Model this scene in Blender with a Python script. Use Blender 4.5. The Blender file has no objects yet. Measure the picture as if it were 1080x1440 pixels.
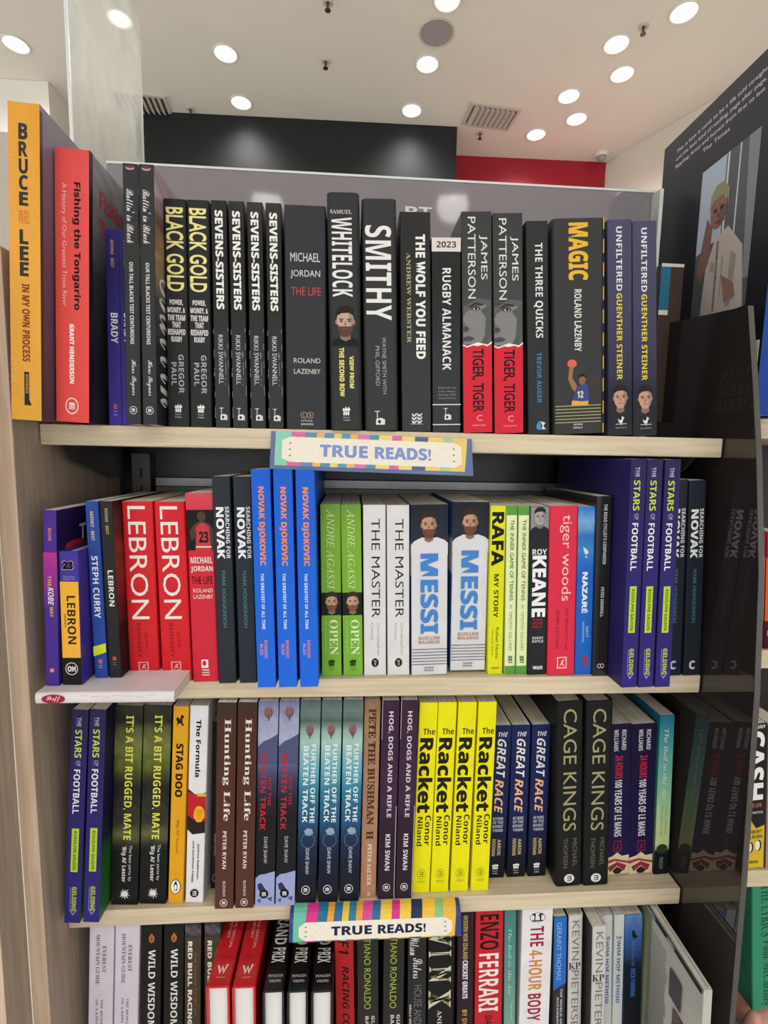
import bpy, math, random
from mathutils import Vector, Matrix
random.seed(7)
C = bpy.context.scene.collection
PI = math.pi

# ------------------------------------------------------------------ camera
F_PX, YAW, PITCH, ROLL = 700.0, 0.0643, -0.1130, 0.0188
OX, OY, OZ = 0.3280, -0.5478, -0.0263
SP = 0.2822                       # pitch between shelves (m)
W = 0.75                          # inner width of the bay (m)
sy, cy_ = math.sin(YAW), math.cos(YAW)
sp, cp = math.sin(PITCH), math.cos(PITCH)
FW = Vector((sy*cp, cy_*cp, sp)); R0 = Vector((cy_, -sy, 0)); U0 = R0.cross(FW)
RT = R0*math.cos(ROLL)+U0*math.sin(ROLL); UP = -R0*math.sin(ROLL)+U0*math.cos(ROLL)
ORG = Vector((OX, OY, OZ))
cam = bpy.data.cameras.new('camera'); co = bpy.data.objects.new('camera', cam); C.objects.link(co)
cam.sensor_fit = 'VERTICAL'; cam.sensor_height = 36.0; cam.lens = F_PX/1440*36.0
cam.clip_start = 0.01; cam.clip_end = 60
m = Matrix((RT, UP, -FW)).transposed().to_4x4(); m.translation = ORG
co.matrix_world = m
bpy.context.scene.camera = co

def unp(x, y, Y=None, Z=None, X=None):
    "point of the world seen at a pixel, on one real plane of the shop"
    d = FW+RT*((x-540)/F_PX)-UP*((y-720)/F_PX)
    if Y is not None: t = (Y-ORG.y)/d.y
    elif Z is not None: t = (Z-ORG.z)/d.z
    else: t = (X-ORG.x)/d.x
    return ORG+d*t
def solveX(px, Y, Z):
    "world x whose image column is px, for a known depth and height"
    k = (px-540)/F_PX
    a = RT.x-k*FW.x
    b = (Y-ORG.y)*(RT.y-k*FW.y)+(Z-ORG.z)*(RT.z-k*FW.z)
    return ORG.x-b/a

# ------------------------------------------------------------------ world, lights, exposure
sc = bpy.context.scene
sc.view_settings.view_transform = 'Standard'; sc.view_settings.look = 'None'
sc.view_settings.gamma = 1; sc.view_settings.use_curve_mapping = False
sc.view_settings.exposure = 0.03
wd = bpy.data.worlds.new('shop_air'); sc.world = wd; wd.use_nodes = True
wd.node_tree.nodes['Background'].inputs[0].default_value = (0.93, 0.95, 0.96, 1)
wd.node_tree.nodes['Background'].inputs[1].default_value = 1.6
CEIL = 1.5; FLOOR = -1.42
LAMP_W = 14.0                     # power of one shop downlight
REAR_LAMPS = [(-1.3,-1.0),(-.25,-1.15),(.75,-1.1),(1.8,-.95),(-1.3,-2.1),(-.2,-2.3),(.9,-2.2),(1.9,-2.0),(.35,-3.3),(-1.0,-3.4),(1.6,-3.3),(.25,.75)]

# ------------------------------------------------------------------ colour
def lin(c):
    if isinstance(c, str):
        c = c.lstrip('#'); c = [int(c[i:i+2], 16)/255 for i in (0, 2, 4)]
    return tuple((v/12.92 if v <= .04045 else ((v+.055)/1.055)**2.4) for v in c)+(1.0,)

# ------------------------------------------------------------------ materials
def mat(name, col=None, rough=.5, metal=0, attr=False, spec=.5, emit=None, es=0, alpha=1, bump=None, coat=0, noise=0, nscale=60, trans=0, ior=1.45):
    m = bpy.data.materials.new(name); m.use_nodes = True
    nt = m.node_tree; b = nt.nodes['Principled BSDF']
    b.inputs['Roughness'].default_value = rough; b.inputs['Metallic'].default_value = metal
    b.inputs['Specular IOR Level'].default_value = spec; b.inputs['IOR'].default_value = ior
    b.inputs['Coat Weight'].default_value = coat; b.inputs['Coat Roughness'].default_value = .12
    b.inputs['Alpha'].default_value = alpha; b.inputs['Transmission Weight'].default_value = trans
    src = None
    if attr:
        a = nt.nodes.new('ShaderNodeAttribute'); a.attribute_name = 'Col'; src = a.outputs['Color']
    elif col is not None:
        b.inputs['Base Color'].default_value = lin(col)
        a = nt.nodes.new('ShaderNodeRGB'); a.outputs[0].default_value = lin(col); src = a.outputs[0]
    if src and noise:
        tc = nt.nodes.new('ShaderNodeTexCoord'); n = nt.nodes.new('ShaderNodeTexNoise'); n.inputs['Scale'].default_value = nscale
        n.inputs['Detail'].default_value = 5
        nt.links.new(tc.outputs['Object'], n.inputs['Vector'])
        mr = nt.nodes.new('ShaderNodeMapRange'); mr.inputs['From Min'].default_value = .3; mr.inputs['From Max'].default_value = .7
        mr.inputs['To Min'].default_value = 1-noise; mr.inputs['To Max'].default_value = 1+noise
        nt.links.new(n.outputs['Fac'], mr.inputs['Value'])
        mx = nt.nodes.new('ShaderNodeVectorMath'); mx.operation = 'SCALE'
        nt.links.new(src, mx.inputs[0]); nt.links.new(mr.outputs[0], mx.inputs['Scale']); src = mx.outputs[0]
        if bump:
            bp = nt.nodes.new('ShaderNodeBump'); bp.inputs['Strength'].default_value = bump; bp.inputs['Distance'].default_value = .0006
            nt.links.new(n.outputs['Fac'], bp.inputs['Height']); nt.links.new(bp.outputs[0], b.inputs['Normal'])
    if src: nt.links.new(src, b.inputs['Base Color'])
    if emit: b.inputs['Emission Color'].default_value = lin(emit); b.inputs['Emission Strength'].default_value = es
    return m
M = {}
M['matte'] = mat('matt_printed_card', rough=.42, attr=True, noise=.05, nscale=45, bump=.15, spec=.2)
M['gloss'] = mat('gloss_printed_card', rough=.2, attr=True, noise=.05, nscale=30, bump=.5, spec=.35, coat=.12)
M['print'] = mat('printed_ink', rough=.45, attr=True, noise=.04, nscale=300, spec=.18)
M['dark_acrylic'] = mat('dark_gloss_divider', '#2a2523', rough=.012, spec=.85, noise=.03, nscale=4)
M['back_panel'] = mat('grey_gloss_header', '#857f84', rough=.05, spec=.6, noise=.05, nscale=6)
M['black'] = mat('black_back_panel', '#0d0e10', rough=.3, noise=.1, nscale=12)
M['steel'] = mat('grey_steel', '#5d5a58', rough=.35, metal=.7, noise=.05)
M['rail'] = mat('brushed_rail', '#7d7d80', rough=.3, metal=.9, noise=.1, nscale=90)
M['ceiling'] = mat('painted_ceiling', '#efeae0', rough=.85, noise=.02, nscale=3, bump=.1)
M['cream'] = mat('cream_wall_paint', '#ded8c9', rough=.8, noise=.02, nscale=3)
M['bulk_black'] = mat('black_bulkhead_paint', '#16191d', rough=.65, noise=.06, nscale=3)
M['bulk_red'] = mat('red_bulkhead_paint', '#a3182b', rough=.45, noise=.03, nscale=3)
M['floor'] = mat('shop_carpet', '#dad6d0', rough=.6, noise=.06, nscale=40)
M['duct'] = mat('vent_duct', '#6d665e', rough=.7, noise=.05)
M['vent'] = mat('vent_paint', '#cfc6bb', rough=.6, noise=.03)
M['white_trim'] = mat('white_trim', '#e8e4de', rough=.5, noise=.02)
M['lens'] = mat('lamp_glow', '#ffffff', emit='#fff6ea', es=3.2)
M['reflector'] = mat('lamp_reflector', '#d8d6d0', rough=.25, metal=.6, emit='#fff4e4', es=1.1)
M['speaker'] = mat('speaker_mesh', '#a59fa2', rough=.7, noise=.1, nscale=400)
M['edge'] = mat('bright_acrylic_edge', '#dfe4e4', rough=.15, noise=.03)
M['skin'] = mat('skin', '#c99386', rough=.45, noise=.06, nscale=90, bump=.3)
def acrylic():
    m = bpy.data.materials.new('clear_acrylic'); m.use_nodes = True; nt = m.node_tree
    b = nt.nodes['Principled BSDF']; b.inputs['Base Color'].default_value = lin('#e4e6e2'); b.inputs['Roughness'].default_value = .3; b.inputs['Specular IOR Level'].default_value = .22
    t = nt.nodes.new('ShaderNodeBsdfTransparent'); t.inputs[0].default_value = (.93, .94, .93, 1); mx = nt.nodes.new('ShaderNodeMixShader')
    tc = nt.nodes.new('ShaderNodeTexCoord'); n = nt.nodes.new('ShaderNodeTexNoise'); n.inputs['Scale'].default_value = 9; n.inputs['Detail'].default_value = 8
    n.inputs['Distortion'].default_value = 2
    nt.links.new(tc.outputs['Object'], n.inputs['Vector'])
    mr = nt.nodes.new('ShaderNodeMapRange'); mr.inputs['To Min'].default_value = .18; mr.inputs['To Max'].default_value = .62
    nt.links.new(n.outputs['Fac'], mr.inputs['Value']); nt.links.new(mr.outputs[0], mx.inputs[0])
    nt.links.new(t.outputs[0], mx.inputs[1]); nt.links.new(b.outputs[0], mx.inputs[2]); nt.links.new(mx.outputs[0], nt.nodes['Material Output'].inputs[0])
    return m
M['acrylic'] = acrylic()
def wood(name, c0, c1, axis=2, rough=.45):
    m = bpy.data.materials.new(name); m.use_nodes = True; nt = m.node_tree; b = nt.nodes['Principled BSDF']
    b.inputs['Roughness'].default_value = rough; b.inputs['Specular IOR Level'].default_value = .35
    tc = nt.nodes.new('ShaderNodeTexCoord'); mp = nt.nodes.new('ShaderNodeMapping')
    s = [38, 38, 38]; s[axis] = 1.6; mp.inputs['Scale'].default_value = s
    n = nt.nodes.new('ShaderNodeTexNoise'); n.inputs['Scale'].default_value = 4; n.inputs['Detail'].default_value = 6; n.inputs['Roughness'].default_value = .65
    n.inputs['Distortion'].default_value = .4
    r = nt.nodes.new('ShaderNodeValToRGB'); r.color_ramp.elements[0].position = .3; r.color_ramp.elements[0].color = lin(c0)
    r.color_ramp.elements[1].position = .72; r.color_ramp.elements[1].color = lin(c1)
    nt.links.new(tc.outputs['Object'], mp.inputs['Vector']); nt.links.new(mp.outputs[0], n.inputs['Vector']); nt.links.new(n.outputs['Fac'], r.inputs[0])
    nt.links.new(r.outputs[0], b.inputs['Base Color'])
    bp = nt.nodes.new('ShaderNodeBump'); bp.inputs['Strength'].default_value = .12; bp.inputs['Distance'].default_value = .0005
    nt.links.new(n.outputs['Fac'], bp.inputs['Height']); nt.links.new(bp.outputs[0], b.inputs['Normal'])
    return m
M['shelf_wood'] = wood('pale_oak_shelf', '#bfae92', '#e0d2b8', 0)
M['panel_wood'] = wood('grey_oak_panel', '#938376', '#b3a394', 2)
M['edge_wood'] = wood('pale_oak_edge', '#b39a84', '#d8c0aa', 2)
def pages(axis=0, name='paper_pages', c0='#b9b4aa', c1='#e9e5dc'):
    m = bpy.data.materials.new(name); m.use_nodes = True; nt = m.node_tree; b = nt.nodes['Principled BSDF']; b.inputs['Roughness'].default_value = .85
    tc = nt.nodes.new('ShaderNodeTexCoord'); mp = nt.nodes.new('ShaderNodeMapping'); s = [1, 1, 1]; s[axis] = 900; mp.inputs['Scale'].default_value = s
    n = nt.nodes.new('ShaderNodeTexNoise'); n.inputs['Scale'].default_value = 2; n.inputs['Detail'].default_value = 2
    r = nt.nodes.new('ShaderNodeValToRGB'); r.color_ramp.elements[0].position = .35; r.color_ramp.elements[0].color = lin(c0)
    r.color_ramp.elements[1].position = .6; r.color_ramp.elements[1].color = lin(c1)
    nt.links.new(tc.outputs['Object'], mp.inputs['Vector']); nt.links.new(mp.outputs[0], n.inputs['Vector']); nt.links.new(n.outputs['Fac'], r.inputs[0])
    nt.links.new(r.outputs[0], b.inputs['Base Color'])
    return m
M['pages'] = pages()

# ------------------------------------------------------------------ mesh helpers
def setcol(me, cols):
    ca = me.color_attributes.new('Col', 'FLOAT_COLOR', 'CORNER')
    flat = []
    for p in me.polygons:
        for li in p.loop_indices: flat += cols[me.loops[li].vertex_index]
    ca.data.foreach_set('color', flat)
def mesh(name, V, Fc, m, parent=None, cols=None, smooth=False, loc=None):
    me = bpy.data.meshes.new(name); me.from_pydata([tuple(v) for v in V], [], Fc); me.update()
    if cols: setcol(me, cols)
    if m: me.materials.append(M[m] if isinstance(m, str) else m)
    if smooth:
        for p in me.polygons: p.use_smooth = True
    o = bpy.data.objects.new(name, me); C.objects.link(o)
    if parent: o.parent = parent
    if loc: o.location = loc
    return o
class MB:
    def __init__(s): s.V = []; s.F = []
    def box(s, x0, y0, z0, x1, y1, z1, b=0):
        if b: return s.bevbox(x0, y0, z0, x1, y1, z1, b)
        k = len(s.V)
        s.V += [(x0,y0,z0),(x1,y0,z0),(x1,y1,z0),(x0,y1,z0),(x0,y0,z1),(x1,y0,z1),(x1,y1,z1),(x0,y1,z1)]
        s.F += [[k+i for i in f] for f in ((0,3,2,1),(4,5,6,7),(0,1,5,4),(1,2,6,5),(2,3,7,6),(3,0,4,7))]
        return s
    def bevbox(s, x0, y0, z0, x1, y1, z1, b):
        "box with its four front/back x-edges and sides chamfered: 3 stacked octagon rings"
        def ring(z, i):
            return [(x0+b+i,y0+i,z),(x1-b-i,y0+i,z),(x1-i,y0+b+i,z),(x1-i,y1-b-i,z),(x1-b-i,y1-i,z),(x0+b+i,y1-i,z),(x0+i,y1-b-i,z),(x0+i,y0+b+i,z)]
        k = len(s.V)
        for z, i in ((z0, b*.7), (z0+b, 0), (z1-b, 0), (z1, b*.7)): s.V += ring(z, i)
        s.F.append([k+i for i in reversed(range(8))]); s.F.append([k+24+i for i in range(8)])
        for r in range(3):
            for i in range(8):
                j = (i+1) % 8; s.F.append([k+r*8+i, k+r*8+j, k+r*8+8+j, k+r*8+8+i])
        return s
    def prism(s, poly, fn0, fn1):
        k = len(s.V); n = len(poly)
        s.V += [fn0(*p) for p in poly]+[fn1(*p) for p in poly]
        s.F.append(list(range(k+n-1, k-1, -1))); s.F.append(list(range(k+n, k+2*n)))
        for i in range(n):
            j = (i+1) % n; s.F.append([k+i, k+j, k+n+j, k+n+i])
        return s
    def ring(s, c, r0, r1, h, n=28):
        k = len(s.V)
        for i in range(n):
            a = 2*PI*i/n; ca, sa = math.cos(a), math.sin(a)
            for r, z in ((r0, 0), (r1, 0), (r1, -h*.5), ((r0+r1)/2, -h), (r0, -h*.6)):
                s.V.append((c[0]+r*ca, c[1]+r*sa, c[2]+z))
        for i in range(n):
            j = (i+1) % n
            for q in range(5):
                t = (q+1) % 5; s.F.append([k+i*5+q, k+i*5+t, k+j*5+t, k+j*5+q])
        return s
    def disc(s, c, r, n=28):
        k = len(s.V); s.V += [(c[0]+r*math.cos(2*PI*i/n), c[1]+r*math.sin(2*PI*i/n), c[2]) for i in range(n)]
        s.F.append(list(range(k+n-1, k-1, -1))); return s
    def tube(s, p0, p1, r, n=10):
        p0, p1 = Vector(p0), Vector(p1); d = (p1-p0).normalized(); a = d.orthogonal().normalized(); b = d.cross(a); k = len(s.V)
        for p in (p0, p1):
            for i in range(n):
                t = 2*PI*i/n; s.V.append(p+a*r*math.cos(t)+b*r*math.sin(t))
        for i in range(n):
            j = (i+1) % n; s.F.append([k+i, k+j, k+n+j, k+n+i])
        s.F.append([k+i for i in reversed(range(n))]); s.F.append([k+n+i for i in range(n)])
        return s
    def build(s, name, m, parent=None, loc=None, smooth=False): return mesh(name, s.V, s.F, m, parent, loc=loc, smooth=smooth)
def tag(o, label, cat, group=None):
    o['label'] = label; o['category'] = cat
    if group: o['group'] = group
    return o
def struct(o): o['kind'] = 'structure'; return o
def empty(name, loc, rot=(0,0,0)):
    o = bpy.data.objects.new(name, None); C.objects.link(o); o.location = loc; o.rotation_euler = rot; o.empty_display_size = .02; return o
def copytree(root):
    r = root.copy(); C.objects.link(r)
    for ch in root.children:
        c = ch.copy(); C.objects.link(c); c.parent = r
        for g in ch.children:
            d = g.copy(); C.objects.link(d); d.parent = c
    return r

# ------------------------------------------------------------------ flat print: letters and shapes laid on a face
_cache = {}; _tc = None
def remap(s, st):
    base = {'b': (0x1D5D4, 0x1D5EE, 0x1D7EC), 's': (0x1D400, 0x1D41A, 0x1D7CE), 'c': (0x1D4D0, 0x1D4EA, None), 'e': (0x1D434, 0x1D44E, None)}.get(st)
    if not base: return s
    o = ''
    for ch in s:
        if 'A' <= ch <= 'Z': o += chr(base[0]+ord(ch)-65)
        elif 'a' <= ch <= 'z':
            q = base[1]+ord(ch)-97
            o += chr(0x210E) if q == 0x1D455 else chr(q)
        elif '0' <= ch <= '9' and base[2]: o += chr(base[2]+ord(ch)-48)
        else: o += ch
    return o
def glyphs(s, st):
    "letter outlines as triangles, normalised to a unit box"
    k = (s, st)
    if k in _cache: return _cache[k]
    global _tc
    if _tc is None: _tc = bpy.data.curves.new('lettering', 'FONT')
    cu = _tc; cu.offset = 0; cu.space_character = 1
    t = st.replace('x', '').replace('w', '')
    q = 'b' if 'i' in st else t[:1]
    cu.body = remap(s, q); cu.resolution_u = 3 if t[:1] != 'c' else 2
    cu.offset = .022 if 'x' in st and st != 'ix' else 0   # heavier strokes
    cu.shear = .28 if 'i' in st else 0
    if 'w' in st: cu.space_character = 1.35
    o = bpy.data.objects.new('lettering', cu); C.objects.link(o)
    me = o.to_mesh(); V = [(v.co.x, v.co.y) for v in me.vertices]; Fc = [list(p.vertices) for p in me.polygons]
    o.to_mesh_clear(); bpy.data.objects.remove(o)
    x0 = min(v[0] for v in V); x1 = max(v[0] for v in V); y0 = min(v[1] for v in V); y1 = max(v[1] for v in V)
    V = [((v[0]-x0)/(x1-x0), (v[1]-y0)/(y1-y0)) for v in V]
    _cache[k] = (V, Fc); return V, Fc
LAY = 4.5e-5
class Print:
    """elements in (u, c): u 0..1 across the face, c from c0 (top edge) to c1 (bottom edge)"""
    def __init__(s, c0, c1): s.c0, s.c1 = c0, c1; s.parts = {}; s.part = 'spine_lettering'; s.n = 0
    def v(s, c): return (c-s.c0)/(s.c1-s.c0)
    def put(s, P, Fc, cols):
        s.n += 1
        V, FF, CC = s.parts.setdefault(s.part, ([], [], [])); k = len(V)
        V += [(u, v, s.n) for u, v in P]; FF += [[k+i for i in f] for f in Fc]; CC += cols
        return s
    def T(s, t, a, b, u0, u1, col, st='', rot=1):
        V, Fc = glyphs(t, st); a, b = s.v(a), s.v(b)
        P = [(u0+y*(u1-u0), a+x*(b-a)) for x, y in V] if rot else [(u0+x*(u1-u0), b-y*(b-a)) for x, y in V]
        s.n -= 1 if s.n and s.lastT == s.part else 0
        s.put(P, Fc, [lin(col)]*len(P)); s.lastT = s.part; return s
    lastT = None
    def H(s, t, a, b, u0, u1, col, st=''): return s.T(t, a, b, u0, u1, col, st, 0)
    def R(s, a, b, col, u0=0.0, u1=1.0):
        a, b = s.v(a), s.v(b); s.lastT = None
        return s.put([(u0,a),(u1,a),(u1,b),(u0,b)], [[3,2,1,0]], [lin(col)]*4)
    def P(s, pts, col):
        s.lastT = None; P = [(u, s.v(c)) for u, c in pts]
        return s.put(P, [list(range(len(P)))], [lin(col)]*len(P))
    def E(s, cu, cc, ru, rc, col, n=18, a0=0, a1=2*PI):
        s.lastT = None; P = [(cu+ru*math.cos(a0+(a1-a0)*i/n), s.v(cc+rc*math.sin(a0+(a1-a0)*i/n))) for i in range(n+(a1-a0 < 6))]
        return s.put(P, [list(range(len(P)))], [lin(col)]*len(P))
    def O(s, cu, cc, ru, rc, col, t=.14, n=20):
        s.lastT = None; P = []
        for i in range(n):
            a = 2*PI*i/n
            for q in (1, 1-t): P.append((cu+ru*q*math.cos(a), s.v(cc+rc*q*math.sin(a))))
        return s.put(P, [[2*i, 2*i+1, (2*i+3) % (2*n), (2*i+2) % (2*n)] for i in range(n)], [lin(col)]*len(P))
    def G(s, a, b, stops, u0=0.0, u1=1.0, noise=0, nu=4, nv=24, sd=1):
        rnd = random.Random(sd); s.lastT = None; P = []; cs = []
        for j in range(nv+1):
            t = j/nv; 
            for q in range(len(stops)-1):
                if stops[q][0] <= t <= stops[q+1][0]: break
            f = (t-stops[q][0])/max(1e-6, stops[q+1][0]-stops[q][0]); f = min(1, max(0, f)); c0, c1 = lin(stops[q][1]), lin(stops[q+1][1])
            for i in range(nu+1):
                g = 1+noise*(rnd.random()*2-1)
                P.append((u0+(u1-u0)*i/nu, s.v(a+(b-a)*t))); cs.append(tuple(max(0, (c0[k]+(c1[k]-c0[k])*f)*g) for k in range(3))+(1,))
        return s.put(P, [[j*(nu+1)+i, j*(nu+1)+i+1, (j+1)*(nu+1)+i+1, (j+1)*(nu+1)+i] for j in range(nv) for i in range(nu)], cs)
    def K(s, name): s.part = name; s.lastT = None; return s
    def flame(s, a, b, u0, u1, col='#e9e9e9'):
        "publisher mark: wavy top over a block"
        h = b-a; d = u1-u0
        s.P([(u0,a+h*.5),(u0+d*.1,a+h*.15),(u0+d*.3,a+h*.3),(u0+d*.45,a),(u0+d*.6,a+h*.3),(u0+d*.8,a+h*.05),(u1,a+h*.3),(u1,a+h*.5)], col)
        for i in range(3): s.R(a+h*.56, b, col, u0+d*(.1+.28*i), u0+d*(.32+.28*i))
        return s
    def face(s, a, b, u0, u1, skin='#b58a74', hair='#2a211d', beard=None, shirt=None, bald=False, side=1):
        h = b-a; d = u1-u0; m = (u0+u1)/2; sh = shade(skin, .72)
        if shirt: s.P([(u0-.02,b),(u0+d*.02,a+h*.86),(u0+d*.25,a+h*.78),(m,a+h*.74),(u1-d*.25,a+h*.78),(u1-d*.02,a+h*.86),(u1+.02,b)], shirt)
        s.P([(m-d*.17,a+h*.62),(m+d*.17,a+h*.62),(m+d*.2,a+h*.82),(m,a+h*.88),(m-d*.2,a+h*.82)], sh)
        if not bald: s.E(m, a+h*.26, d*.34, h*.25, hair)
        s.E(m-d*.33, a+h*.42, d*.05, h*.07, sh, 8); s.E(m+d*.33, a+h*.42, d*.05, h*.07, sh, 8)
        s.P([(m-d*.3,a+h*.22),(m-d*.15,a+h*.12),(m+d*.15,a+h*.12),(m+d*.3,a+h*.22),(m+d*.33,a+h*.42),(m+d*.27,a+h*.58),(m+d*.12,a+h*.72),(m-d*.12,a+h*.72),(m-d*.27,a+h*.58),(m-d*.33,a+h*.42)], skin)
        s.P([(m+d*.1*side,a+h*.14),(m+d*.3*side,a+h*.22),(m+d*.33*side,a+h*.42),(m+d*.26*side,a+h*.58),(m+d*.14*side,a+h*.66),(m+d*.2*side,a+h*.4)], shade(skin, .84))
        if beard:
            s.P([(m-d*.32,a+h*.44),(m-d*.24,a+h*.52),(m-d*.1,a+h*.52),(m+d*.1,a+h*.52),(m+d*.24,a+h*.52),(m+d*.32,a+h*.44),(m+d*.28,a+h*.62),(m+d*.13,a+h*.77),(m-d*.13,a+h*.77),(m-d*.28,a+h*.62)], beard)
        if not bald: s.P([(m-d*.34,a+h*.3),(m-d*.33,a+h*.14),(m-d*.18,a+h*.03),(m+d*.12,a+h*.01),(m+d*.31,a+h*.1),(m+d*.34,a+h*.3),(m+d*.27,a+h*.24),(m+d*.14,a+h*.19),(m-d*.14,a+h*.2),(m-d*.27,a+h*.25)], hair)
        for q in (-1, 1):
            s.R(a+h*.335, a+h*.36, hair, m+q*d*.15-d*.08, m+q*d*.15+d*.08)
            s.E(m+q*d*.15, a+h*.395, d*.06, h*.018, '#1d1714', 8)
        s.P([(m,a+h*.38),(m+d*.05,a+h*.5),(m-d*.05,a+h*.5)], sh)
        s.R(a+h*.565, a+h*.585, '#8a4f48', m-d*.09, m+d*.09)
        return s
def shade(c, f):
    c = c.lstrip('#'); return '#'+''.join('%02x' % min(255, int(int(c[i:i+2], 16)*f)) for i in (0, 2, 4))
def lay(pr, face, w, h, d, root, inset=0):
    "turn a Print into meshes on a face of a book"
    for part, (P, Fc, cs) in pr.parts.items():
        V = []
        for u, v, n in P:
            o = LAY*n+2e-5
            if face == 'spine': V.append((u*w, -o, h*(1-v)))
            elif face == 'right': V.append((w+o, u*d, h*(1-v)))
            elif face == 'left': V.append((-o, (1-u)*d, h*(1-v)))
            elif face == 'plane': V.append((u*w, -o, h*(1-v)))
            elif callable(face): V.append(face(u, v, o))
        o_ = mesh(part, V, Fc, 'print', root, cols=cs)
        if part in ('pale_strokes', 'dots', 'wrap_creases', 'fine_print', 'back_text', 'stripes', 'edge_strip'): o_['kind'] = 'stuff'

# ------------------------------------------------------------------ the books' make-up
def cover_mesh(w, h, d, r, t, hard):
    "one bent sheet: back board, spine, front board; profile in x-y, raised along z"
    out = [(0, d)]
    n = 4
    for i in range(n+1):
        a = PI+PI/2*i/n; out.append((r+r*math.cos(a), r+r*math.sin(a)))
    for i in range(n+1):
        a = 1.5*PI+PI/2*i/n; out.append((w-r+r*math.cos(a), r+r*math.sin(a)))
    out.append((w, d)); ri = max(r-t, r*.3)
    inn = [(w-t, d)]
    for i in range(n+1):
        a = -PI/2*i/n; inn.append((w-t-ri+ri*math.cos(a), t+ri+ri*math.sin(a)))
    for i in range(n+1):
        a = 1.5*PI-PI/2*i/n; inn.append((t+ri+ri*math.cos(a), t+ri+ri*math.sin(a)))
    inn.append((t, d))
    poly = out+inn; N = len(poly); V = [(x, y, 0) for x, y in poly]+[(x, y, h) for x, y in poly]
    Fc = [[i, (i+1) % N, N+(i+1) % N, N+i] for i in range(N)]
    no = len(out)
    for i in range(no-1):                      # rims, quad strips
        j = N-1-i; Fc.append([i, j, j-1, i+1]); Fc.append([N+i, N+i+1, N+j-1, N+j])
    return V, Fc
def make_book(key, w, h):
    sp_ = BOOKS[key]; d = sp_.get('d', .13 if h < .2 else .153)
    hard = sp_.get('hard', False); r = min(sp_.get('r', .0011), w*.3); t = .0022 if hard else .0005
    root = empty('book', (0,0,0))
    V, Fc = cover_mesh(w, h, d, r, t, hard)
    cs = [lin(sp_['col'])]*len(V)
    if 'side' in sp_:
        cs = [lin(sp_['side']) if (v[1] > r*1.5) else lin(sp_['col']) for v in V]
    mesh('cover', V, Fc, sp_.get('fin', 'matte'), root, cols=cs)
    g = .003 if hard else .0002
    k = MB().box(t+.0001, max(r, t)+.0002, g, w-t-.0001, d-g-.0003, h-g)
    k.build('page_block', 'pages', root)
    for face in ('spine', 'right', 'left'):
        f = sp_.get(face)
        if f:
            c0, c1 = sp_['c']; pr = Print(c0, c1); f(pr); lay(pr, face, w, h, d, root)
    if hard:                                   # joint grooves: raised head and tail bands
        MB().box(w*.2, t+.0006, h-.0042, w*.8, t+.0028, h-.0018).build('headband', 'white_trim', root)
    return root

# ------------------------------------------------------------------ the setting: shelves, panels, shop
SH = .0215                         # shelf board thickness
YB = .178                          # back panel
def slab(name, x0, y0, z0, x1, y1, z1, m, b=.0008, parent=None):
    o = MB().box(x0, y0, z0, x1, y1, z1, b).build(name, m, parent); return o
for i in range(4):
    y0, y1 = 0.0, YB-.004
    r = empty('shelf', (0, 0, -SP*i))
    lab = ['pale oak shelf carrying the top row of tall black books', 'pale oak shelf carrying the red, blue and green row', 'pale oak shelf carrying the third row with yellow books', 'pale oak shelf under the lowest row, below the picture'][i]
    tag(r, lab, 'shelf', 'shelves of the middle bay')
    slab('board', .0008, y0, -SH, W-.0008, y1, 0, 'shelf_wood', .001, r)
    if i < 3:
        for x in (.012, W-.026):               # steel brackets under the board
            MB().prism([(.012, -SH-.0003), (YB-.022, -SH-.0003), (YB-.022, -SH-.042), (YB-.06, -SH-.038), (.03, -SH-.016)], lambda a, b, x=x: (x, a, b), lambda a, b, x=x: (x+.003, a, b)).build('bracket', 'steel', r)
for j, x in enumerate((.024, W-.052)):           # slotted uprights at the back
    r = empty('shelf_upright', (x, 0, 0)); tag(r, ['slotted grey steel upright at the left end of the black back', 'slotted grey steel upright at the right end of the black back'][j], 'upright')
    b = MB(); z = -.03
    b.box(0, YB-.016, -.83, .024, YB-.0125, -.03).box(0, YB-.0125, -.83, .003, YB-.001, -.03).box(.021, YB-.0125, -.83, .024, YB-.001, -.03).build('channel', 'steel', r)
    s_ = MB()
    for q in range(32): s_.box(.0102, YB-.0163, -.05-.0245*q-.014, .0138, YB-.0161, -.05-.0245*q)
    s_.build('slots', 'black', r)['kind'] = 'stuff'
for i in range(3):
    r = empty('back_rail', (0, 0, -SP*i)); tag(r, ['brushed metal rail under the topmost shelf, behind the second row', 'brushed metal rail under the second shelf, behind the third row', 'brushed metal rail under the third shelf, behind the lowest row'][i], 'rail', 'rails along the back panel')
    MB().box(.053, YB-.012, -.075, W-.057, YB-.002, -.062, .001).build('bar', 'rail', r)
    MB().box(.053, YB-.008, -.083, W-.057, YB-.002, -.0755).build('lower_lip', 'steel', r)
struct(slab('wall_back', 0, YB, -.86, W, YB+.012, -.012, 'black', 0))
hp = slab('header_panel', -.001, YB, -.011, W+.008, YB+.008, .3495, 'back_panel', .0006); hp['kind'] = 'structure'; hp.name = 'wall_header'
ht = slab('trim_1', -.001, YB-.0006, .3498, W+.008, YB+.0088, .3528, 'edge', .0004); struct(ht)
# reflection of two letters, painted flat on the header panel
pr = Print(0, 1); pr.K('header_reflection_print').T('PT', 0, 1, 0, 1, '#d9d6d4', 'b', 0)
e0 = unp(570, 290, Y=YB); e1 = unp(607, 306, Y=YB)
hl = empty('header_reflection_print', (e0.x, YB-.0004, e1.z)); lay(pr, 'plane', e1.x-e0.x, e0.z-e1.z, 0, hl)
tag(hl, 'painted reflection of two white letters on the grey header panel behind the books', 'lettering')
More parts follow.
